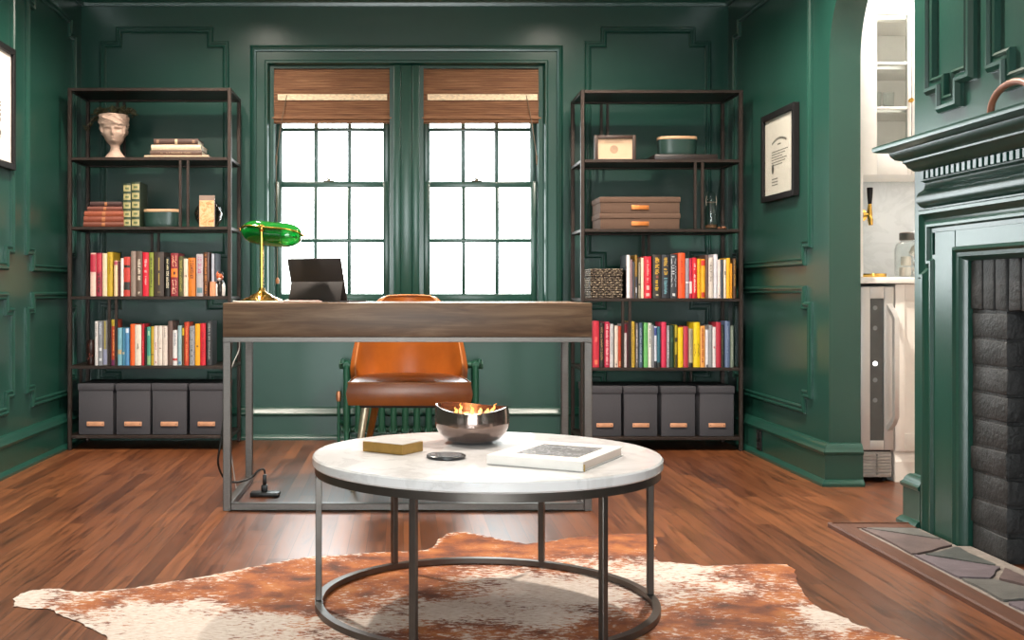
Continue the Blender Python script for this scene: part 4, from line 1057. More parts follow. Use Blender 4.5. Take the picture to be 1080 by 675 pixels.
fv = thing('floral_ornament', 'dark brown flower-painted ornament left of the lower book row', 'ornament', (ox, oy, LLV[4] + .0006))
q = MB(); q.lathe([(0, 0), (.016, 0), (.020, .008), (.016, .03), (.020, .06), (.026, .085), (.022, .11), (.014, .122), (.016, .13), (.012, .13), (0, .122)], 26); q.obj('body', mat('dark_lacquer', '#2a1510', .35), fv, smooth=50)
rp = random.Random(2); q = MB()
for k in range(12):
    a = rp.uniform(PI, 2 * PI); zz = rp.uniform(.02, .11); c = Vector((.020 * math.cos(a), .020 * math.sin(a), zz)) * 1
    b2 = bmesh.new(); bmesh.ops.create_icosphere(b2, subdivisions=1, radius=rp.uniform(.003, .006)); q.add(b2, T(*c))
q.obj('flowers', mat('faded_red_flowers', '#7c3426', .5), fv, smooth=50)
# small picture on the right rack
py = RYF + .06; pa, pb_ = X(627.3, py), X(670.8, py); z = RLV[1] + .0006; hh = Zh(142.5, py) - z; hw = (pb_ - pa) / 2
pf = thing('photo_frame', 'small brown framed picture standing on the right rack top shelf', 'picture', ((pa + pb_) / 2, py, z))
BRF = mat('dark_brown_wood', '#3f2a1f', .45, var=.2); b_ = MB(); fw = .017
b_.box(-hw, -hw + fw, 0, .03, 0, hh, .002); b_.box(hw - fw, hw, 0, .03, 0, hh, .002); b_.box(-hw + fw, hw - fw, 0, .03, 0, .008, .001); b_.box(-hw + fw, hw - fw, 0, .03, hh - fw, hh, .002)
b_.obj('frame', BRF, pf, smooth=30)
MB().box(-hw + fw, hw - fw, .012, .018, .008, hh - fw).obj('print', mat('faded_print_paper', '#cfae8e', .6, var=.04), pf)
s = MB(); s.lathe([(0, 0), (.020, 0), (.021, .0006), (0, .0008)], 22); 
for k in range(3): s.box(-.05 + k * .004, .05 - k * .006, .034 + k * .008, .0355 + k * .008, 0, .0007)
so = s.obj('emblem', mat('pale_emblem', '#a98a70', .7), pf); so.matrix_local = T(-.005, .0118, hh * .45) @ Matrix.Rotation(PI / 2, 4, 'X')
# glass bottle with clip stopper
gy = RYF + .06; gx = X(750, gy); z = RLV[2] + .0006; sH = (Zh(201.5, gy) - z) / .19
gb = thing('clip_top_jar', 'clear glass clip-top jar on the right rack beside the document boxes', 'jar', (gx, gy, z))
GLJ = glass('bottle_glass', (.96, .98, .97), .02, 1.6)
q = MB(); q.lathe([(r_, zz * sH) for r_, zz in ((0, 0), (.030, 0), (.033, .006), (.033, .10), (.028, .118), (.020, .128), (.020, .148), (.018, .148), (.018, .128), (.026, .116), (.030, .1), (.030, .008), (0, .006))], 26); q.obj('bottle', GLJ, gb, smooth=50)
q = MB(); q.lathe([(0, .148 * sH), (.021, .148 * sH), (.023, .156 * sH), (.023, .168 * sH), (.016, .182 * sH), (0, .19 * sH)], 20); q.obj('stopper', GLJ, gb, smooth=50)
q = MB()
for s in (-1, 1): q.tube([(s * .024, -.002, .118 * sH), (s * .027, -.004, .14 * sH), (s * .024, 0, .165 * sH)], .0016, 6)
q.tube([(.0235 * math.cos(a), .0235 * math.sin(a), .134 * sH) for a in (2 * PI * k / 20 for k in range(20))], .0016, 6, closed=True); q.obj('wire_clip', mat('clip_wire', '#9a8d7c', .3, .9), gb, smooth=50)
q = MB(); q.lathe([(0, .006), (.029, .007), (.029, .022), (0, .026)], 20); q.obj('contents', mat('brown_seeds', '#5a3a22', .8, bump=.6), gb, smooth=30)
for k, (dx, dy) in enumerate(((.062, -.01), (.048, .03))):
    b2 = bmesh.new(); bmesh.ops.create_icosphere(b2, subdivisions=2, radius=.011); q = MB(); q.add(b2, Matrix.Diagonal((1.25, 1, .7, 1)))
    tag(q.obj('dried_nut', mat('dried_nut_brown', '#6b4024', .6), smooth=60, loc=(gx + dx, gy + dy, z + .0077)), ('nearer' if k == 0 else 'farther') + ' brown dried nut beside the clip-top jar on the right rack', 'nut')
# woven basket
wy = RYF + .035; wa, wb = X(623.6, wy), X(656, wy); z = RLV[3] + .0006; hh = Zh(283.4, wy) - z
bs = thing('woven_basket', 'dark woven basket left of the upper books on the right rack', 'basket', ((wa + wb) / 2, wy, z)); hw = (wb - wa) / 2; dp = .20
def m_weave():
    t = NT('dark_wicker'); v = t.coord(); f = t.noise(v, 110, 3, .6)
    t.set(Base_Color=t.ramp(f, [(.3, lin('#1d1713')), (.52, lin('#4a3c30')), (.68, lin('#a8977c'))]), Roughness=.7); return t.m
WV = m_weave()
def basket_part(z0, z1, nrow, grow, nm):
    q = MB(); n = 84
    def pt(k, z, o):
        t = k / n * 4; s = int(t) % 4; f = t - int(t)
        c = [(-hw, 0), (hw, 0), (hw, dp), (-hw, dp)]; a, b_ = c[s], c[(s + 1) % 4]; nx, ny = [(0, -1), (1, 0), (0, 1), (-1, 0)][s]
        return Vector((a[0] + (b_[0] - a[0]) * f + nx * o, a[1] + (b_[1] - a[1]) * f + ny * o + .0, z))
    for r_ in range(nrow):
        zz = z0 + (z1 - z0) * (r_ + .5) / nrow; rad = (z1 - z0) / nrow * .52
        pts = [pt(k, zz, grow - .004 + .0028 * (1 if (k // 2 + r_) % 2 else -1)) for k in range(n)]
        q.tube(pts, rad, 6, closed=True)
    return q.obj(nm, WV, bs, smooth=60)
basket_part(0, hh * .72, 9, 0, 'body'); basket_part(hh * .74, hh, 4, .003, 'lid_band')
q = MB(); q.box(-hw + .002, hw - .002, .002, dp - .002, .001, hh - .006); q.obj('lining', mat('dark_basket_lining', '#1a1512', .9), bs)  # near-black block filling the inside of the weave

# ================================================================== desk
DYF, DYB = 4.118, 4.735
dx0, dx1 = X(235, DYF), X(624.5, DYF)
def m_deskwood():
    t = NT('weathered_walnut'); v = t.coord((1.2, 9, 14)); f = t.noise(v, 2.2, 7, .62, .7)
    t.set(Base_Color=t.ramp(f, [(.28, lin('#443225')), (.48, lin('#69503b')), (.62, lin('#7f664e')), (.8, lin('#8f7860'))]), Roughness=.45); t.bump(f, .12, .003); return t.m
dk = thing('desk', 'wide wooden desk with grey steel frame before the windows', 'desk', ((dx0 + dx1) / 2, DYF, 0)); dm = T(-(dx0 + dx1) / 2, -DYF, 0)
DT = .7625; DB = .638
MB().box(dx0, dx1, DYF, DYB, DB, DT, .003).obj('top', m_deskwood(), dk, smooth=30, M=dm)
p = .029; z0, z1 = DB - .019, DB - .0005
for x in (dx0, dx1 - p):
    MB().box(x, x + p, DYF, DYF + p, .0, z0, .002, 1).obj('leg', GREYM, dk, M=dm); MB().box(x, x + p, DYB - p, DYB, .0, z0, .002, 1).obj('leg', GREYM, dk, M=dm)
    MB().box(x, x + p, DYF + p, DYB - p, .003, .028, .002, 1).obj('side_rail', GREYM, dk, M=dm)
f = MB(); f.box(dx0, dx1, DYF, DYF + p, z0, z1, .001, 1); f.box(dx0, dx1, DYB - p, DYB, z0, z1, .001, 1); f.box(dx0, dx0 + p, DYF + p, DYB - p, z0, z1); f.box(dx1 - p, dx1, DYF + p, DYB - p, z0, z1)
f.obj('top_frame', GREYM, dk, M=dm)
MB().box(dx0 + p, dx1 - p, DYF, DYF + p, .003, .028, .002, 1).obj('foot_rail', GREYM, dk, M=dm)

# banker's lamp
bl = thing('bankers_lamp', 'brass desk lamp with green glass shade at the desk left end', 'lamp', (X(276, 4.30), 4.30, DT + .0006))
q = MB(); q.lathe([(0, 0), (.078, 0), (.082, .004), (.080, .009), (.066, .014), (.060, .018), (.048, .020), (.036, .030), (.022, .036), (.013, .044), (.011, .054), (0, .056)], 40, (0, 0, 0), 1.0, .85); q.obj('base', BRASS, bl, smooth=35)
q = MB(); q.lathe([(.007, .05), (.0075, .06), (.0075, .27), (.012, .275), (.013, .288), (.008, .296), (0, .30)], 20); q.obj('stem', BRASS, bl, smooth=40)
t = NT('green_lamp_glass'); v = t.coord(); f = t.noise(v, 6)
t.set(Base_Color=t.ramp(f, [(.3, lin('#05691d')), (.7, lin('#0a8a2a'))]), Roughness=.07, Transmission_Weight=.35, Coat_Weight=.5, Subsurface_Weight=.0)
GGL = t.m
sh = MB(); L, Rz, Ry, scz = .122, .048, .058, Zh(247, 4.33) - DT
def shade_pt(u, v):
    s = -1 + 2 * u; ff = max(.02, (1 - abs(s) ** 4)) ** (1 / 1.9)
    a = math.radians(62 + (298 - 62) * v)
    return Vector((L * s, Ry * math.cos(a) * ff, Rz * math.sin(a) * ff + .004 * abs(s)))
sh.grid(40, 26, shade_pt)
SM = T(X(286, 4.33) - X(276, 4.30), .05, scz) @ Matrix.Rotation(math.radians(6), 4, 'Y') @ Matrix.Rotation(math.radians(-10), 4, 'Z')
so = sh.obj('shade', GGL, bl, smooth=60, M=SM); md = so.modifiers.new('thick', 'SOLIDIFY'); md.thickness = .004
q = MB(); q.tube([shade_pt(u / 30, .40) + Vector((0, -.003, .003)) for u in range(31)], .0032, 8)
for e in (0, 1): 
    b2 = bmesh.new(); bmesh.ops.create_icosphere(b2, subdivisions=2, radius=.006); q.add(b2, T(*(shade_pt(e, .40) + Vector((.004 if e else -.004, 0, 0)))))
q.obj('shade_bar', BRASS, bl, smooth=60, M=SM)
q = MB(); q.tube([(.0, 0, .285), (.004, .03, .283), (.01, .05, scz + .02)], .006, 10); q.obj('arm', BRASS, bl, smooth=60)

# tablet computer on its kickstand
TAB = mat('dark_tablet_shell', '#2b2523', .6, .0, .06)
tb = thing('tablet_computer', 'dark tablet computer open on its kickstand, seen from behind on the desk', 'computer', (X(338, 4.42), 4.42, DT + .0006), math.radians(-27))
tilt = Matrix.Rotation(math.radians(17), 4, 'X')
MB().box(-.122, .122, -.0045, .0045, .004, .176, .0035).obj('slab', TAB, tb, smooth=30, M=T(0, 0, .002) @ tilt)
MB().box(-.114, .114, .0046, .0052, .012, .168).obj('screen', mat('dark_screen', '#0c0d10', .1), tb, M=T(0, 0, .002) @ tilt)
st_ = MB(); st_.box(-.118, .118, -.003, 0, -.085, 0, .001); st_.obj('kickstand', TAB, tb, smooth=30, M=T(0, -.0235, .086) @ Matrix.Rotation(math.radians(-16), 4, 'X'))
MB().box(-.121, .121, .012, .165, .0, .005, .002).obj('keyboard', mat('keyboard_fabric', '#2f2a2a', .8), tb, smooth=30)
kk = MB()
for r_ in range(5):
    for c_ in range(12): kk.box(-.112 + c_ * .0188, -.0952 + c_ * .0188, .03 + r_ * .019, .047 + r_ * .019, .0051, .0062)
kk.obj('keys', mat('key_caps', '#191718', .6), tb)
q = MB(); q.tube([(0, 0, 0), (.13, 0, 0), (.145, 0, 0)], [.0042, .0042, .001], 10)
o = q.obj('stylus', mat('rose_stylus', '#d8b7ac', .35, .3), smooth=50, loc=(X(299, 4.19), 4.19, DT + .0048)); tag(o, 'pale pink stylus lying on the desk before the tablet', 'stylus')
q = MB(); pts = [(X(a, yy), yy, DT + .004 + dz) for a, yy, dz in ((288, 4.42, 0), (293, 4.38, .018), (297, 4.33, .012), (302, 4.27, 0), (306, 4.20, 0), (300, 4.17, 0), (290, 4.165, 0), (270, 4.17, 0), (258, 4.19, .004), (252, 4.24, .006), (256, 4.30, 0))]
def smooth_pts(P, n=6):
    P = [Vector(p) for p in P]; out = []
    for i in range(len(P) - 1):
        p0, p1, p2, p3 = P[max(i - 1, 0)], P[i], P[i + 1], P[min(i + 2, len(P) - 1)]
        for k in range(n):
            t = k / n; out.append(.5 * ((2 * p1) + (p2 - p0) * t + (2 * p0 - 5 * p1 + 4 * p2 - p3) * t * t + (3 * p1 - p0 - 3 * p2 + p3) * t ** 3))
    return out + [P[-1]]
pts = [(X(a, yy), yy, DT + .0036 + dz) for a, yy, dz in ((303, 4.46, 0), (303, 4.40, .0), (304, 4.33, .006), (300, 4.24, .002), (296, 4.19, 0), (285, 4.165, 0), (268, 4.165, 0), (257, 4.18, 0), (250, 4.23, 0), (246, 4.30, 0))]
q.tube(smooth_pts(pts), .003, 8); tag(q.obj('charging_cable', mat('white_cable', '#e4ddd6', .5), smooth=60), 'white cable curling round the brass lamp base on the desk', 'cable')
# floor power strip, its cable, and a thin cable at the desk end
PLASTIC = mat('black_plastic', '#141414', .4)
ps = thing('power_adapter', 'black plug adapter with drooping cord on the floor under the desk', 'adapter', (X(280, 4.42), 4.42, 0))
MB().box(-.058, .056, -.03, .03, 0, .018, .004).obj('base', PLASTIC, ps, smooth=30)
q = MB(); q.box(-.016, .008, -.012, .012, .0185, .045, .003); q.box(-.010, .004, -.01, .01, .0455, .085, .003); q.obj('plug', PLASTIC, ps, smooth=30)
q = MB(); P = [(X(237, 4.40), 4.40, .33), (X(233, 4.36), 4.36, .22), (X(230, 4.36), 4.36, .14), (X(237, 4.38), 4.38, .075), (X(250, 4.39), 4.39, .06), (X(265, 4.41), 4.41, .075), (X(272, 4.42), 4.42, .10), (X(278, 4.42), 4.42, .105), (X(279.5, 4.42), 4.42, .088)]
q.tube(smooth_pts(P), .0042, 8); P = smooth_pts([(X(237, 4.40), 4.40, .33), (X(241, 4.45), 4.45, .45), (X(245, 4.55), 4.55, .60)]); q.tube(P, .0042, 8)
q.obj('cord', PLASTIC, ps, smooth=60, M=T(-X(280, 4.42), -4.42, 0))
q = MB(); q.tube(smooth_pts([(X(252.5, 4.5), 4.5, DB - .025), (X(252, 4.5), 4.5, .57), (X(246, 4.46), 4.46, .52), (X(242, 4.44), 4.44, .47), (X(242, 4.44), 4.44, .40), (X(243, 4.44), 4.44, .2), (X(250, 4.44), 4.44, .0035)]), .0022, 7)
tag(q.obj('thin_cable', mat('grey_cable', '#b9b6b2', .5), smooth=60), 'thin grey cable hanging inside the desk left legs', 'cable')

# ================================================================== tan chair
ch = thing('desk_chair', 'tan leather chair with brass legs tucked behind the desk', 'chair', (X(431.5, 4.7), 4.70, 0))
def m_leather():
    t = NT('tan_leather'); v = t.coord(); f = t.noise(v, 5, 5, .6)
    t.set(Base_Color=t.ramp(f, [(.3, lin('#874412')), (.7, lin('#ad5e20'))]), Roughness=.28, Coat_Weight=.0, Coat_Roughness=.2)
    t.bump(t.noise(v, 160, 3), .12, .002); return t.m
LTH = m_leather(); PIPE = mat('tan_piping', '#b9784a', .25)
sy0, sy1 = -.245, .20; sw = .243; sz0, sz1 = .352, .440
def seat_pt(u, v, top):
    x = -1 + 2 * u; y = v
    hw = sw * (1 - .10 * v); e = max(abs(x), abs(2 * v - 1)); 
    yy = sy0 + (sy1 - sy0) * v + .015 * x * x * (1 - v)
    z = (sz1 + .020 * (1 - x ** 4) * (1 - (2 * v - 1) ** 4)) if top else sz0
    return Vector((hw * x, yy, z))
s = MB(); A = s.grid(28, 22, lambda u, v: seat_pt(u, v, True)); B = s.grid(28, 22, lambda u, v: seat_pt(u, v, False))
def bord(V): return [V[i][0] for i in range(28)] + [V[27][j] for j in range(1, 22)] + [V[i][21] for i in range(26, -1, -1)] + [V[0][j] for j in range(20, 0, -1)]
a, b_ = bord(A), bord(B); N = len(a)
mids = []
for k in range(N):
    c = (a[k].co + b_[k].co) / 2; o = Vector((c.x, c.y - (sy0 + sy1) / 2, 0)); o.normalize(); mids.append(s.bm.verts.new(c + o * .012))
for k in range(N):
    j = (k + 1) % N; s.face((a[k], a[j], mids[j], mids[k])); s.face((mids[k], mids[j], b_[j], b_[k]))
edge = [v_.co.copy() for v_ in a]
s.obj('seat', LTH, ch, smooth=35)
q = MB(); q.tube([p + Vector((0, 0, .001)) for p in edge], .0042, 8, closed=True); q.obj('seat_piping', PIPE, ch, smooth=60)
# wrap-round back
def back_pt(u, v):
    a = (u - .5) * 2                                   # -1..1 round the back
    s_ = abs(a); fx = math.sin(a * .95) / math.sin(.95)
    top = .785 - .015 * s_ ** 2 - .0 if s_ < .5 else .785 - .00375 - .30 * ((s_ - .5) / .5) ** 1.7
    bot = .37
    z = bot + (top - bot) * v
    lean = .06 * max(0, (z - .42) / .36)
    wide = .222 + .012 * math.sin(PI * min(1, max(0, (z - .37) / .42))) - .060 * max(0, (z - .62) / .165) ** 2
    y = .235 + lean - (1 - math.cos(a * .95)) * .30
    return Vector((wide * fx, y, z))
s = MB(); s.grid(49, 26, back_pt); o = s.obj('backrest', LTH, ch, smooth=60); md = o.modifiers.new('thick', 'SOLIDIFY'); md.thickness = .028; md.offset = 1
bv = o.modifiers.new('soft', 'BEVEL'); bv.width = .008; bv.segments = 3; bv.limit_method = 'ANGLE'
rimp = [back_pt(0, v / 12) for v in range(0, 12)] + [back_pt(u / 60, 1) for u in range(61)] + [back_pt(1, v / 12) for v in range(11, -1, -1)]
q = MB(); q.tube([p + Vector((0, -.001, .003)) for p in rimp], .0042, 8); q.obj('back_piping', PIPE, ch, smooth=60)
LEGM = mat('brushed_brass_leg', '#e6d6b8', .38, .6)
for sx in (-1, 1):
    q = MB(); q.tube([(sx * .175, -.135, .353), (sx * .228, -.17, .012), (sx * .229, -.171, 0)], [.017, .010, .009], 14); q.obj('leg', LEGM, ch, smooth=40)
    q = MB(); q.tube([(sx * .135, .13, .353), (sx * .205, .24, .012), (sx * .206, .242, 0)], [.017, .010, .009], 14); q.obj('leg', mat('amber_wood_leg', '#9c5f25', .35), ch, smooth=40)
q = MB(); q.box(-.20, .20, -.17, .17, .335, .3515, .004); q.obj('seat_frame', mat('dark_under_frame', '#2c1c12', .6), ch)

# ================================================================== coffee table
TX, TY, TR = .213, 2.885, .444; TZ = .391
tt = thing('coffee_table', 'round white marble coffee table on a dark steel ring base', 'table', (TX, TY, 0), math.radians(3.7))
q = MB(); q.lathe([(0, TZ - .026), (TR - .004, TZ - .026), (TR, TZ - .022), (TR, TZ - .004), (TR - .004, TZ), (0, TZ)], 128)
q.obj('marble_top', m_marble('white_marble', '#dfdfe1', '#aaa8a8', 4), tt, smooth=30)
RS = mat('gunmetal_steel', '#5d5854', .35, .8, .08); ri, ro = TR - .026, TR - .006
q = MB(); q.lathe([(ri, TZ - .0265), (ro, TZ - .0265), (ro, TZ - .046), (ri, TZ - .046)], 128, close=True); q.obj('top_ring', RS, tt, smooth=30)
q = MB(); q.lathe([(ri, .021), (ro, .021), (ro, .006), (ri, .006)], 128, close=True); q.obj('foot_ring', RS, tt, smooth=30)
for k in range(6):
    a = 2 * PI * k / 6; q = MB(); q.box(-.0082, .0082, -.0082, .0082, .0212, TZ - .0462, .0015, 1)
    q.obj('leg', RS, tt, M=T((ri + ro) / 2 * math.cos(a), (ri + ro) / 2 * math.sin(a), 0) @ RZ(a))
TT = TZ + .0006
# gold box
GOLD = mat('antique_gold', '#a98649', .32, .75, .12, 50, bump=.1)
gb = thing('gold_box', 'flat gold box with grey top on the coffee table', 'box', (-.026, 2.912, TT), math.atan2(-.072, .1035))
MB().box(-.063, .063, -.0465, .0465, 0, .0255, .0012).obj('body', GOLD, gb)
MB().box(-.0615, .0615, -.045, .045, .0256, .0272, .0006).obj('top_panel', mat('pale_grey_panel', '#b5b1ad', .3), gb)
# coaster
cs = thing('coaster', 'round black-rimmed coaster lying between bowl and white book', 'coaster', (X(470.5, 2.797), 2.797, TT))
q = MB(); q.lathe([(0, 0), (.047, 0), (.049, .002), (.049, .0065), (.047, .008), (.044, .007), (0, .006)], 48); q.obj('rim', mat('coaster_black', '#1d1d20', .3), cs, smooth=35)
q = MB(); q.lathe([(0, .0062), (.0405, .0068), (.040, .0078), (0, .0078)], 40); q.obj('inlay', mat('grey_inlay', '#8d9096', .15, .3), cs, smooth=35)
# white book with a dark picture on its cover
e1 = Vector((.2117, -.117, 0)); ang = math.atan2(e1.y, e1.x); bw = .242; bd_ = .293; bh = .0235
wb = thing('art_book', 'large white art book with dark cover picture on the coffee table', 'book', (.2003, 2.69, TT), ang)
COVW = mat('white_book_cloth', '#e2ddd8', .6, var=.04)
q = MB(); q.box(0, bw, 0, bd_, 0, .003, .001, 1); q.box(0, bw, 0, bd_, bh - .003, bh, .001, 1); q.box(0, bw, -.001, .003, .001, bh - .001, .001, 1); q.obj('cover', COVW, wb)
MB().box(.004, bw - .004, .0032, bd_ - .004, .0031, bh - .0031).obj('pages', mat('book_pages_pink', '#d8c6bb', .8, var=.08, scale=200, stretch=(.02, .02, 4)), wb)
def m_art():
    t = NT('silver_leaf_picture'); v = t.coord(); f = t.noise(v, 38, 6, .7, 1.8)
    t.set(Base_Color=t.ramp(f, [(.38, lin('#26262a')), (.52, lin('#57575b')), (.62, lin('#a5a4a6')), (.75, lin('#3a3a3d'))]), Roughness=.45); return t.m
MB().box(.052, bw - .034, .058, bd_ - .055, bh, bh + .0006).obj('cover_picture', m_art(), wb)
q = MB(); q.box(bw - .003, bw + .0012, .006, .011, -.0, .016); q.obj('ribbon_marker', mat('gold_ribbon', '#b9984c', .4, .3), wb)
# fire bowl
BX, BY = X(497.8, 3.085), 3.085; br = .1025
fb = thing('fire_bowl', 'dark reflective fire bowl with burning flames on the coffee table', 'bowl', (BX, BY, TT))
t = NT('smoked_copper_glass'); v = t.coord(); f = t.noise(v, 4)
t.set(Base_Color=t.ramp(f, [(.3, lin('#71605a')), (.7, lin('#7d6a62'))]), Metallic=.8, Roughness=.16, Coat_Weight=.6, Coat_Roughness=.03)
BOWLM = t.m
def rimz(a):                                     # the lip swoops: highest at the sides, low in front
    return .101 - .015 * max(0, -math.sin(a + .25)) ** 1.5 + .005 * max(0, -math.cos(a)) - .008 * max(0, math.cos(a - .9)) ** 3
bp = [(.42, 0), (.55, .015), (.74, .11), (.89, .26), (.97, .42), (1.0, .56), (1.0, .70), (.985, .86), (.965, 1.0)]
def bowl_pt(u, v, ins=0):
    a = u * 2 * PI; n = len(bp) - 1; k = min(n - 1, int(v * n)); f = v * n - k
    r = bp[k][0] + (bp[k + 1][0] - bp[k][0]) * f; h = bp[k][1] + (bp[k + 1][1] - bp[k][1]) * f
    return Vector(((r * br - ins) * math.cos(a), (r * br - ins) * math.sin(a), max(h * rimz(a), 0) + (ins if v < .2 else 0)))
q = MB(); O = q.grid(72, 33, lambda u, v: bowl_pt(u, v), closeu=True); I = q.grid(72, 33, lambda u, v: bowl_pt(u, v, .004), closeu=True)
for k in range(72):
    j = (k + 1) % 72; q.face((O[k][-1], O[j][-1], I[j][-1], I[k][-1]))
q.face([O[k][0] for k in range(72)][::-1]); q.face([I[k][0] for k in range(72)])
q.obj('bowl', BOWLM, fb, smooth=60)
q = MB(); q.lathe([(0, .066), (.096, .066), (.096, .075), (.03, .076), (0, .076)], 48); q.obj('burner_plate', mat('amber_fuel', '#7a3a18', .4, .3), fb, smooth=40)
t = NT('flame'); v = t.coord(); sp = t.n('ShaderNodeSeparateXYZ'); t.l(v, sp.inputs[0])
fl = t.ramp(t.math('MULTIPLY', t.math('SUBTRACT', sp.outputs[2], .074), 20.0), [(0, (1, .62, .25)), (.45, (1, .42, .08)), (1, (.9, .20, .02))])
t.set(Base_Color=(.0, .0, .0, 1), Emission_Color=fl, Emission_Strength=2.6); FLAME = t.m
def flame(nm, x, y, h, r, sway):
    q = MB(); n = 14; pts = [Vector((x + sway * (k / n) ** 2 + .0035 * math.sin(k * .9) * k / n, y, .077 + h * .85 * k / n)) for k in range(n + 1)]
    rs_ = [max(.0006, .62 * r * (math.sin(PI * min(1, .12 + .88 * (k / n) ** .75))) ** .8 * (1 - .25 * k / n)) for k in range(n + 1)]
    q.tube(pts, rs_, 12); return q.obj('flame', FLAME, fb, smooth=70)
flame('a', -.046, -.060, .030, .008, -.002); flame('b', -.033, -.02, .038, .007, .002); flame('c', -.002, -.055, .036, .008, -.002); flame('d', .052, -.02, .036, .007, .014); flame('e', .022, .0, .02, .008, .004); flame('f', -.07, .0, .014, .008, 0); flame('g', .038, -.03, .022, .010, .006); flame('h', -.02, -.06, .013, .014, .0)
lg = bpy.data.lights.new('fire_light', 'POINT'); lg.energy = 1.2; lg.color = (1, .5, .18); lg.shadow_soft_size = .02
lo = bpy.data.objects.new('fire_light', lg); COL.objects.link(lo); lo.location = (BX, BY, TT + .10)

# ================================================================== cowhide
out_px = [(14, 633), (19, 628), (30, 624), (45, 622), (62, 621.5), (75, 624), (90, 625), (110, 624), (128, 622), (140, 621), (165, 617), (200, 611), (235, 605), (270, 598), (300, 592), (325, 588), (360, 586), (400, 583), (430, 582), (448, 581), (458, 577), (463, 569), (474, 563), (490, 561.5), (508, 565), (530, 570), (555, 574), (580, 572), (600, 568), (634, 564.5), (660, 563.5), (690, 564), (694, 572), (688, 583), (694, 593), (710, 594), (727, 595.6), (746, 598), (770, 596.5), (793, 595.4), (815, 595.5), (829, 596), (838, 601), (840, 608), (841, 614), (848, 627), (857, 637), (867, 645), (879, 646.5), (890, 652), (902, 658.6), (929, 668), (953, 674)]
outl = [on_floor(*p) for p in out_px]
low_px = [(15.7, 640), (30, 642.5), (53, 643), (63, 649.5), (82, 656), (97, 664), (113, 673)]
lowl = [on_floor(*p) for p in low_px]
tailp = [Vector(p) for p in ((1.24, 2.53, 0), (1.36, 2.44, 0), (1.37, 2.36, 0), (1.26, 2.33, 0), (1.10, 2.30, 0), (.95, 2.16, 0), (.86, 1.95, 0), (.80, 1.72, 0), (.70, 1.55, 0), (.55, 1.47, 0), (.40, 1.42, 0), (.30, 1.28, 0), (.16, 1.27, 0), (.06, 1.42, 0), (-.10, 1.50, 0), (-.22, 1.62, 0), (-.28, 1.85, 0), (-.34, 2.10, 0), (-.45, 2.30, 0), (-.60, 2.44, 0))]
loop = outl + tailp + lowl[::-1]
dense = []; rr = random.Random(8)
for i in range(len(loop)):
    a, c = loop[i], loop[(i + 1) % len(loop)]; n = max(1, int((c - a).length / .009)); nn = Vector((-(c - a).y, (c - a).x, 0)).normalized()
    for k in range(n):
        p = a.lerp(c, k / n); dense.append(p + nn * (noise.noise(p * 28) * .006 + rr.uniform(-.0025, .0025)))
def inside(x, y, P):
    c = False; j = len(P) - 1
    for i in range(len(P)):
        if (P[i].y > y) != (P[j].y > y) and x < (P[j].x - P[i].x) * (y - P[i].y) / (P[j].y - P[i].y) + P[i].x: c = not c
        j = i
    return c
pts2 = [Vector((p.x, p.y)) for p in dense]; nb = len(pts2); gx = -1.1; st_ = .022
xs = [p.x for p in dense]; ys = [p.y for p in dense]; coarse = dense[::4]
x = min(xs)
while x < max(xs):
    y = min(ys)
    while y < max(ys):
        px_, py_ = x + rr.uniform(-.004, .004), y + rr.uniform(-.004, .004)
        if inside(px_, py_, dense) and min((px_ - q_.x) ** 2 + (py_ - q_.y) ** 2 for q_ in coarse) > .016 ** 2: pts2.append(Vector((px_, py_)))
        y += st_
    x += st_
vs, es, fs, *_ = delaunay_2d_cdt(pts2, [(i, (i + 1) % nb) for i in range(nb)], [], 1, 1e-5)
ctrl = []
for px_, py_, w_, s_ in ((150, 645, .95, .2), (220, 640, .9, .2), (280, 655, .85, .2), (200, 665, 1, .3), (330, 660, .55, .2), (480, 645, .9, .25), (545, 616, .85, .2), (600, 628, .95, .25), (520, 600, .5, .15), (400, 660, .8, .25), (700, 607, .85, .15), (727, 602, .8, .12), (770, 622, .65, .15), (885, 655, .95, .2), (650, 610, .75, .15), (862, 645, .85, .12), (560, 652, .85, .25), (620, 595, .55, .15),
                         (100, 638, .25, .12), (70, 632, .55, .1), (30, 632, .9, .1), (250, 622, .2, .2), (300, 606, .25, .2), (320, 622, .12, .25), (400, 600, .15, .25), (440, 615, .2, .2), (470, 580, .05, .2), (600, 578, .2, .2), (650, 574, .08, .2), (540, 582, .12, .2), (820, 603, .2, .15), (800, 645, .15, .3), (720, 655, .3, .3), (640, 668, .3, .25), (780, 608, .45, .15), (350, 640, .3, .2), (700, 630, .6, .2), (835, 630, .3, .15), (750, 640, .4, .2), (360, 592, .45, .1), (230, 612, .55, .08), (930, 671, .3, .15), (440, 668, .3, .2), (520, 665, .4, .2)):
    p = on_floor(px_, py_); ctrl.append((p.x, p.y, w_, s_))
for px_, py_, w_, s_ in ((180, 630, .25, .2), (255, 634, .2, .25), (295, 642, .25, .2), (120, 646, .5, .12), (235, 645, .55, .12), (520, 618, .55, .12), (585, 600, .4, .12), (455, 628, .35, .15)):
    p = on_floor(px_, py_); ctrl.append((p.x, p.y, w_, s_))
ctrl += [(.3, 1.8, .9, .5), (-.1, 1.9, .4, .4), (.7, 2.0, .25, .4), (.1, 1.4, .2, .4), (1.2, 2.4, .3, .3)]
def whiteness(x, y):
    a = b_ = 0
    for cx_, cy_, w_, s_ in ctrl:
        k = s_ * s_ / (((x - cx_) ** 2 + ((y - cy_) * 1.15) ** 2) + .0008) ** 1.5; a += k * w_; b_ += k
    return a / b_
me = bpy.data.meshes.new('cowhide_rug'); bmr = bmesh.new(); V = []
wl = []
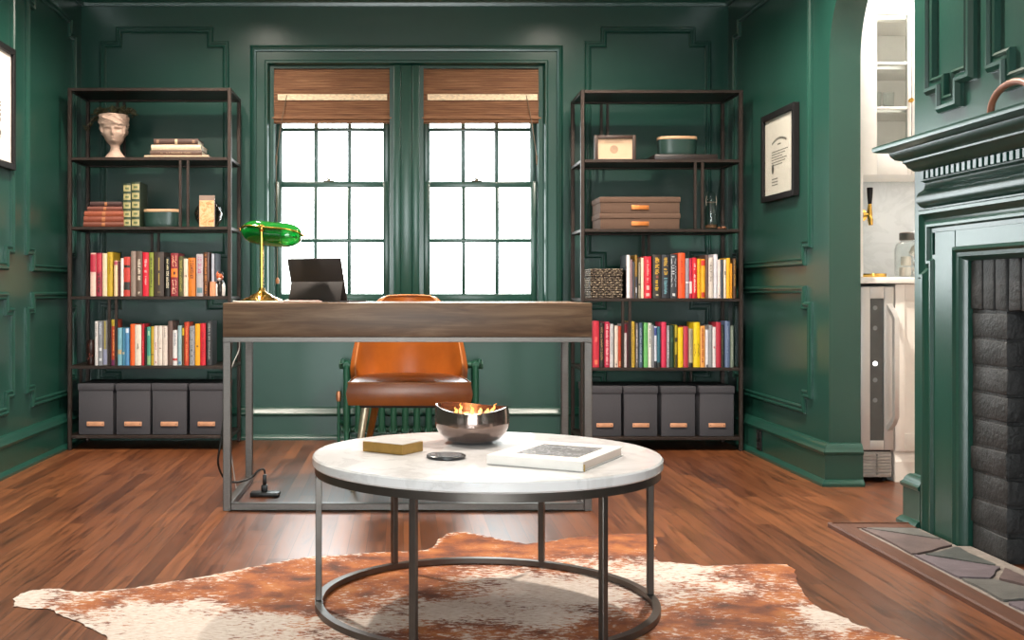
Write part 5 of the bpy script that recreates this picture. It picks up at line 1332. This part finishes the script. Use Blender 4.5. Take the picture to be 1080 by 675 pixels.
for v in vs:
    d = math.sqrt(min((v.x - q_.x) ** 2 + (v.y - q_.y) ** 2 for q_ in coarse))
    hh = .0012 + .0022 * min(1, d / .03) + max(0, noise.noise(Vector((v.x * 3.1, v.y * 3.1, 0)))) * .004 * min(1, d / .12)
    V.append(bmr.verts.new((v.x, v.y, hh)))
    wt = whiteness(v.x, v.y); edge_w = max(0, 1 - d / .03) * (.75 if v.x < .35 else .25)
    wl.append(min(1, max(wt, wt * .5 + edge_w)))
for f in fs:
    try: bmr.faces.new([V[i] for i in f])
    except ValueError: pass
bmesh.ops.recalc_face_normals(bmr, faces=bmr.faces); bmr.to_mesh(me); bmr.free()
at = me.attributes.new('white_hair', 'FLOAT', 'POINT')
for i, w_ in enumerate(wl): at.data[i].value = w_
for p_ in me.polygons: p_.use_smooth = True
rug = bpy.data.objects.new('cowhide_rug', me); COL.objects.link(rug)
tag(rug, 'brown and white cowhide rug lying under the coffee table', 'rug')
t = NT('cowhide'); a = t.n('ShaderNodeAttribute'); a.attribute_name = 'white_hair'
vv = t.coord((.55, 1, 1), (0, 0, .15)); n1 = t.noise(vv, 75, 5, .7, .3); n2 = t.noise(t.coord((1, 1, 1)), 9, 4, .6); n3 = t.noise(t.coord((.25, 1, 1), (0, 0, .2)), 220, 3, .6)
s1 = t.math('ADD', a.outputs['Fac'], t.math('MULTIPLY', t.math('SUBTRACT', n1, .5), 1.9)); s1 = t.math('ADD', s1, t.math('MULTIPLY', t.math('SUBTRACT', n2, .5), .7)); s1 = t.math('ADD', s1, t.math('MULTIPLY', t.math('SUBTRACT', n3, .5), .7))
brown = t.ramp(n2, [(.28, lin('#34170a')), (.40, lin('#743710')), (.54, lin('#a65a1c')), (.78, lin('#c88440'))])
brown = t.mix(t.math('MULTIPLY', n3, .55), brown, lin('#582a0e'))
white = t.ramp(n3, [(.3, lin('#b3a090')), (.65, lin('#d4cbc4'))])
k = t.ramp(s1, [(.46, (0, 0, 0)), (.68, (1, 1, 1))])
t.set(Base_Color=t.mix(k, brown, white), Roughness=.75, Sheen_Weight=.0); t.bump(n3, .5, .006); me.materials.append(t.m)

# ================================================================== light
w = bpy.data.worlds.new('sky'); SC.world = w; w.use_nodes = True; bg = w.node_tree.nodes['Background']
bg.inputs[0].default_value = (.93, .97, 1.0, 1); bg.inputs[1].default_value = WORLD
def portal(nm, loc, rot, sx, sy):
    l = bpy.data.lights.new(nm, 'AREA'); l.shape = 'RECTANGLE'; l.size = sx; l.size_y = sy; l.cycles.is_portal = True
    o = bpy.data.objects.new(nm, l); COL.objects.link(o); o.location = loc; o.rotation_euler = rot
for i, (x0, x1) in enumerate(WX): portal('window_daylight', ((x0 + x1) / 2, YB + .17, (WZ0 + WZ1) / 2), (-PI / 2, 0, 0), x1 - x0, WZ1 - WZ0)
portal('fill_window_daylight', ((LX_0 + LX_1) / 2, YF - .15, (LZ0 + LZ1) / 2), (PI / 2, 0, 0), LX_1 - LX_0, LZ1 - LZ0)  # sky light through the added window
def can(x, y, e, ang=150, blend=.6, col=(1, .89, .77)):
    l = bpy.data.lights.new('ceiling_downlight', 'SPOT'); l.energy = e; l.color = col; l.spot_size = math.radians(ang); l.spot_blend = blend; l.shadow_soft_size = .05
    o = bpy.data.objects.new('ceiling_downlight', l); COL.objects.link(o); o.location = (x, y, ZC - .02)
for x, y, e in CANS: can(x, y, e)
l = bpy.data.lights.new('bounce_fill', 'POINT'); l.energy = BOUNCE; l.color = (1, .94, .86); l.shadow_soft_size = .35
o = bpy.data.objects.new('bounce_fill', l); COL.objects.link(o); o.location = (0, .9, 1.9)  # added fill imitating flash bounced off the ceiling, no fixture here
l = bpy.data.lights.new('pantry_light', 'AREA'); l.shape = 'DISK'; l.size = .35; l.energy = PANTRY; l.color = (1, .97, .94)
o = bpy.data.objects.new('pantry_light', l); COL.objects.link(o); o.location = (2.4, 4.87, ZC - .03)
l = bpy.data.lights.new('cabinet_light', 'AREA'); l.shape = 'RECTANGLE'; l.size = .6; l.size_y = .1; l.energy = .8; l.color = (1, .93, .84)
o = bpy.data.objects.new('cabinet_light', l); COL.objects.link(o); o.location = (2.3, 5.2, UZ0 - .012)

cam = bpy.data.cameras.new('camera'); co = bpy.data.objects.new('camera', cam); COL.objects.link(co)
co.location = (0, 0, EYE); co.rotation_euler = (PI / 2, 0, 0)
cam.sensor_fit = 'HORIZONTAL'; cam.sensor_width = 36; cam.lens = F / 1080 * 36
cam.shift_x = (540 - CX) / 1080; cam.shift_y = (CY - 337.5) / 1080; cam.clip_start = .05
SC.camera = co
vs_ = SC.view_settings; vs_.view_transform = 'Standard'; vs_.look = 'None'; vs_.gamma = 1; vs_.exposure = EXPO; vs_.use_curve_mapping = False
SC.cycles.max_bounces = 8; SC.cycles.transparent_max_bounces = 16
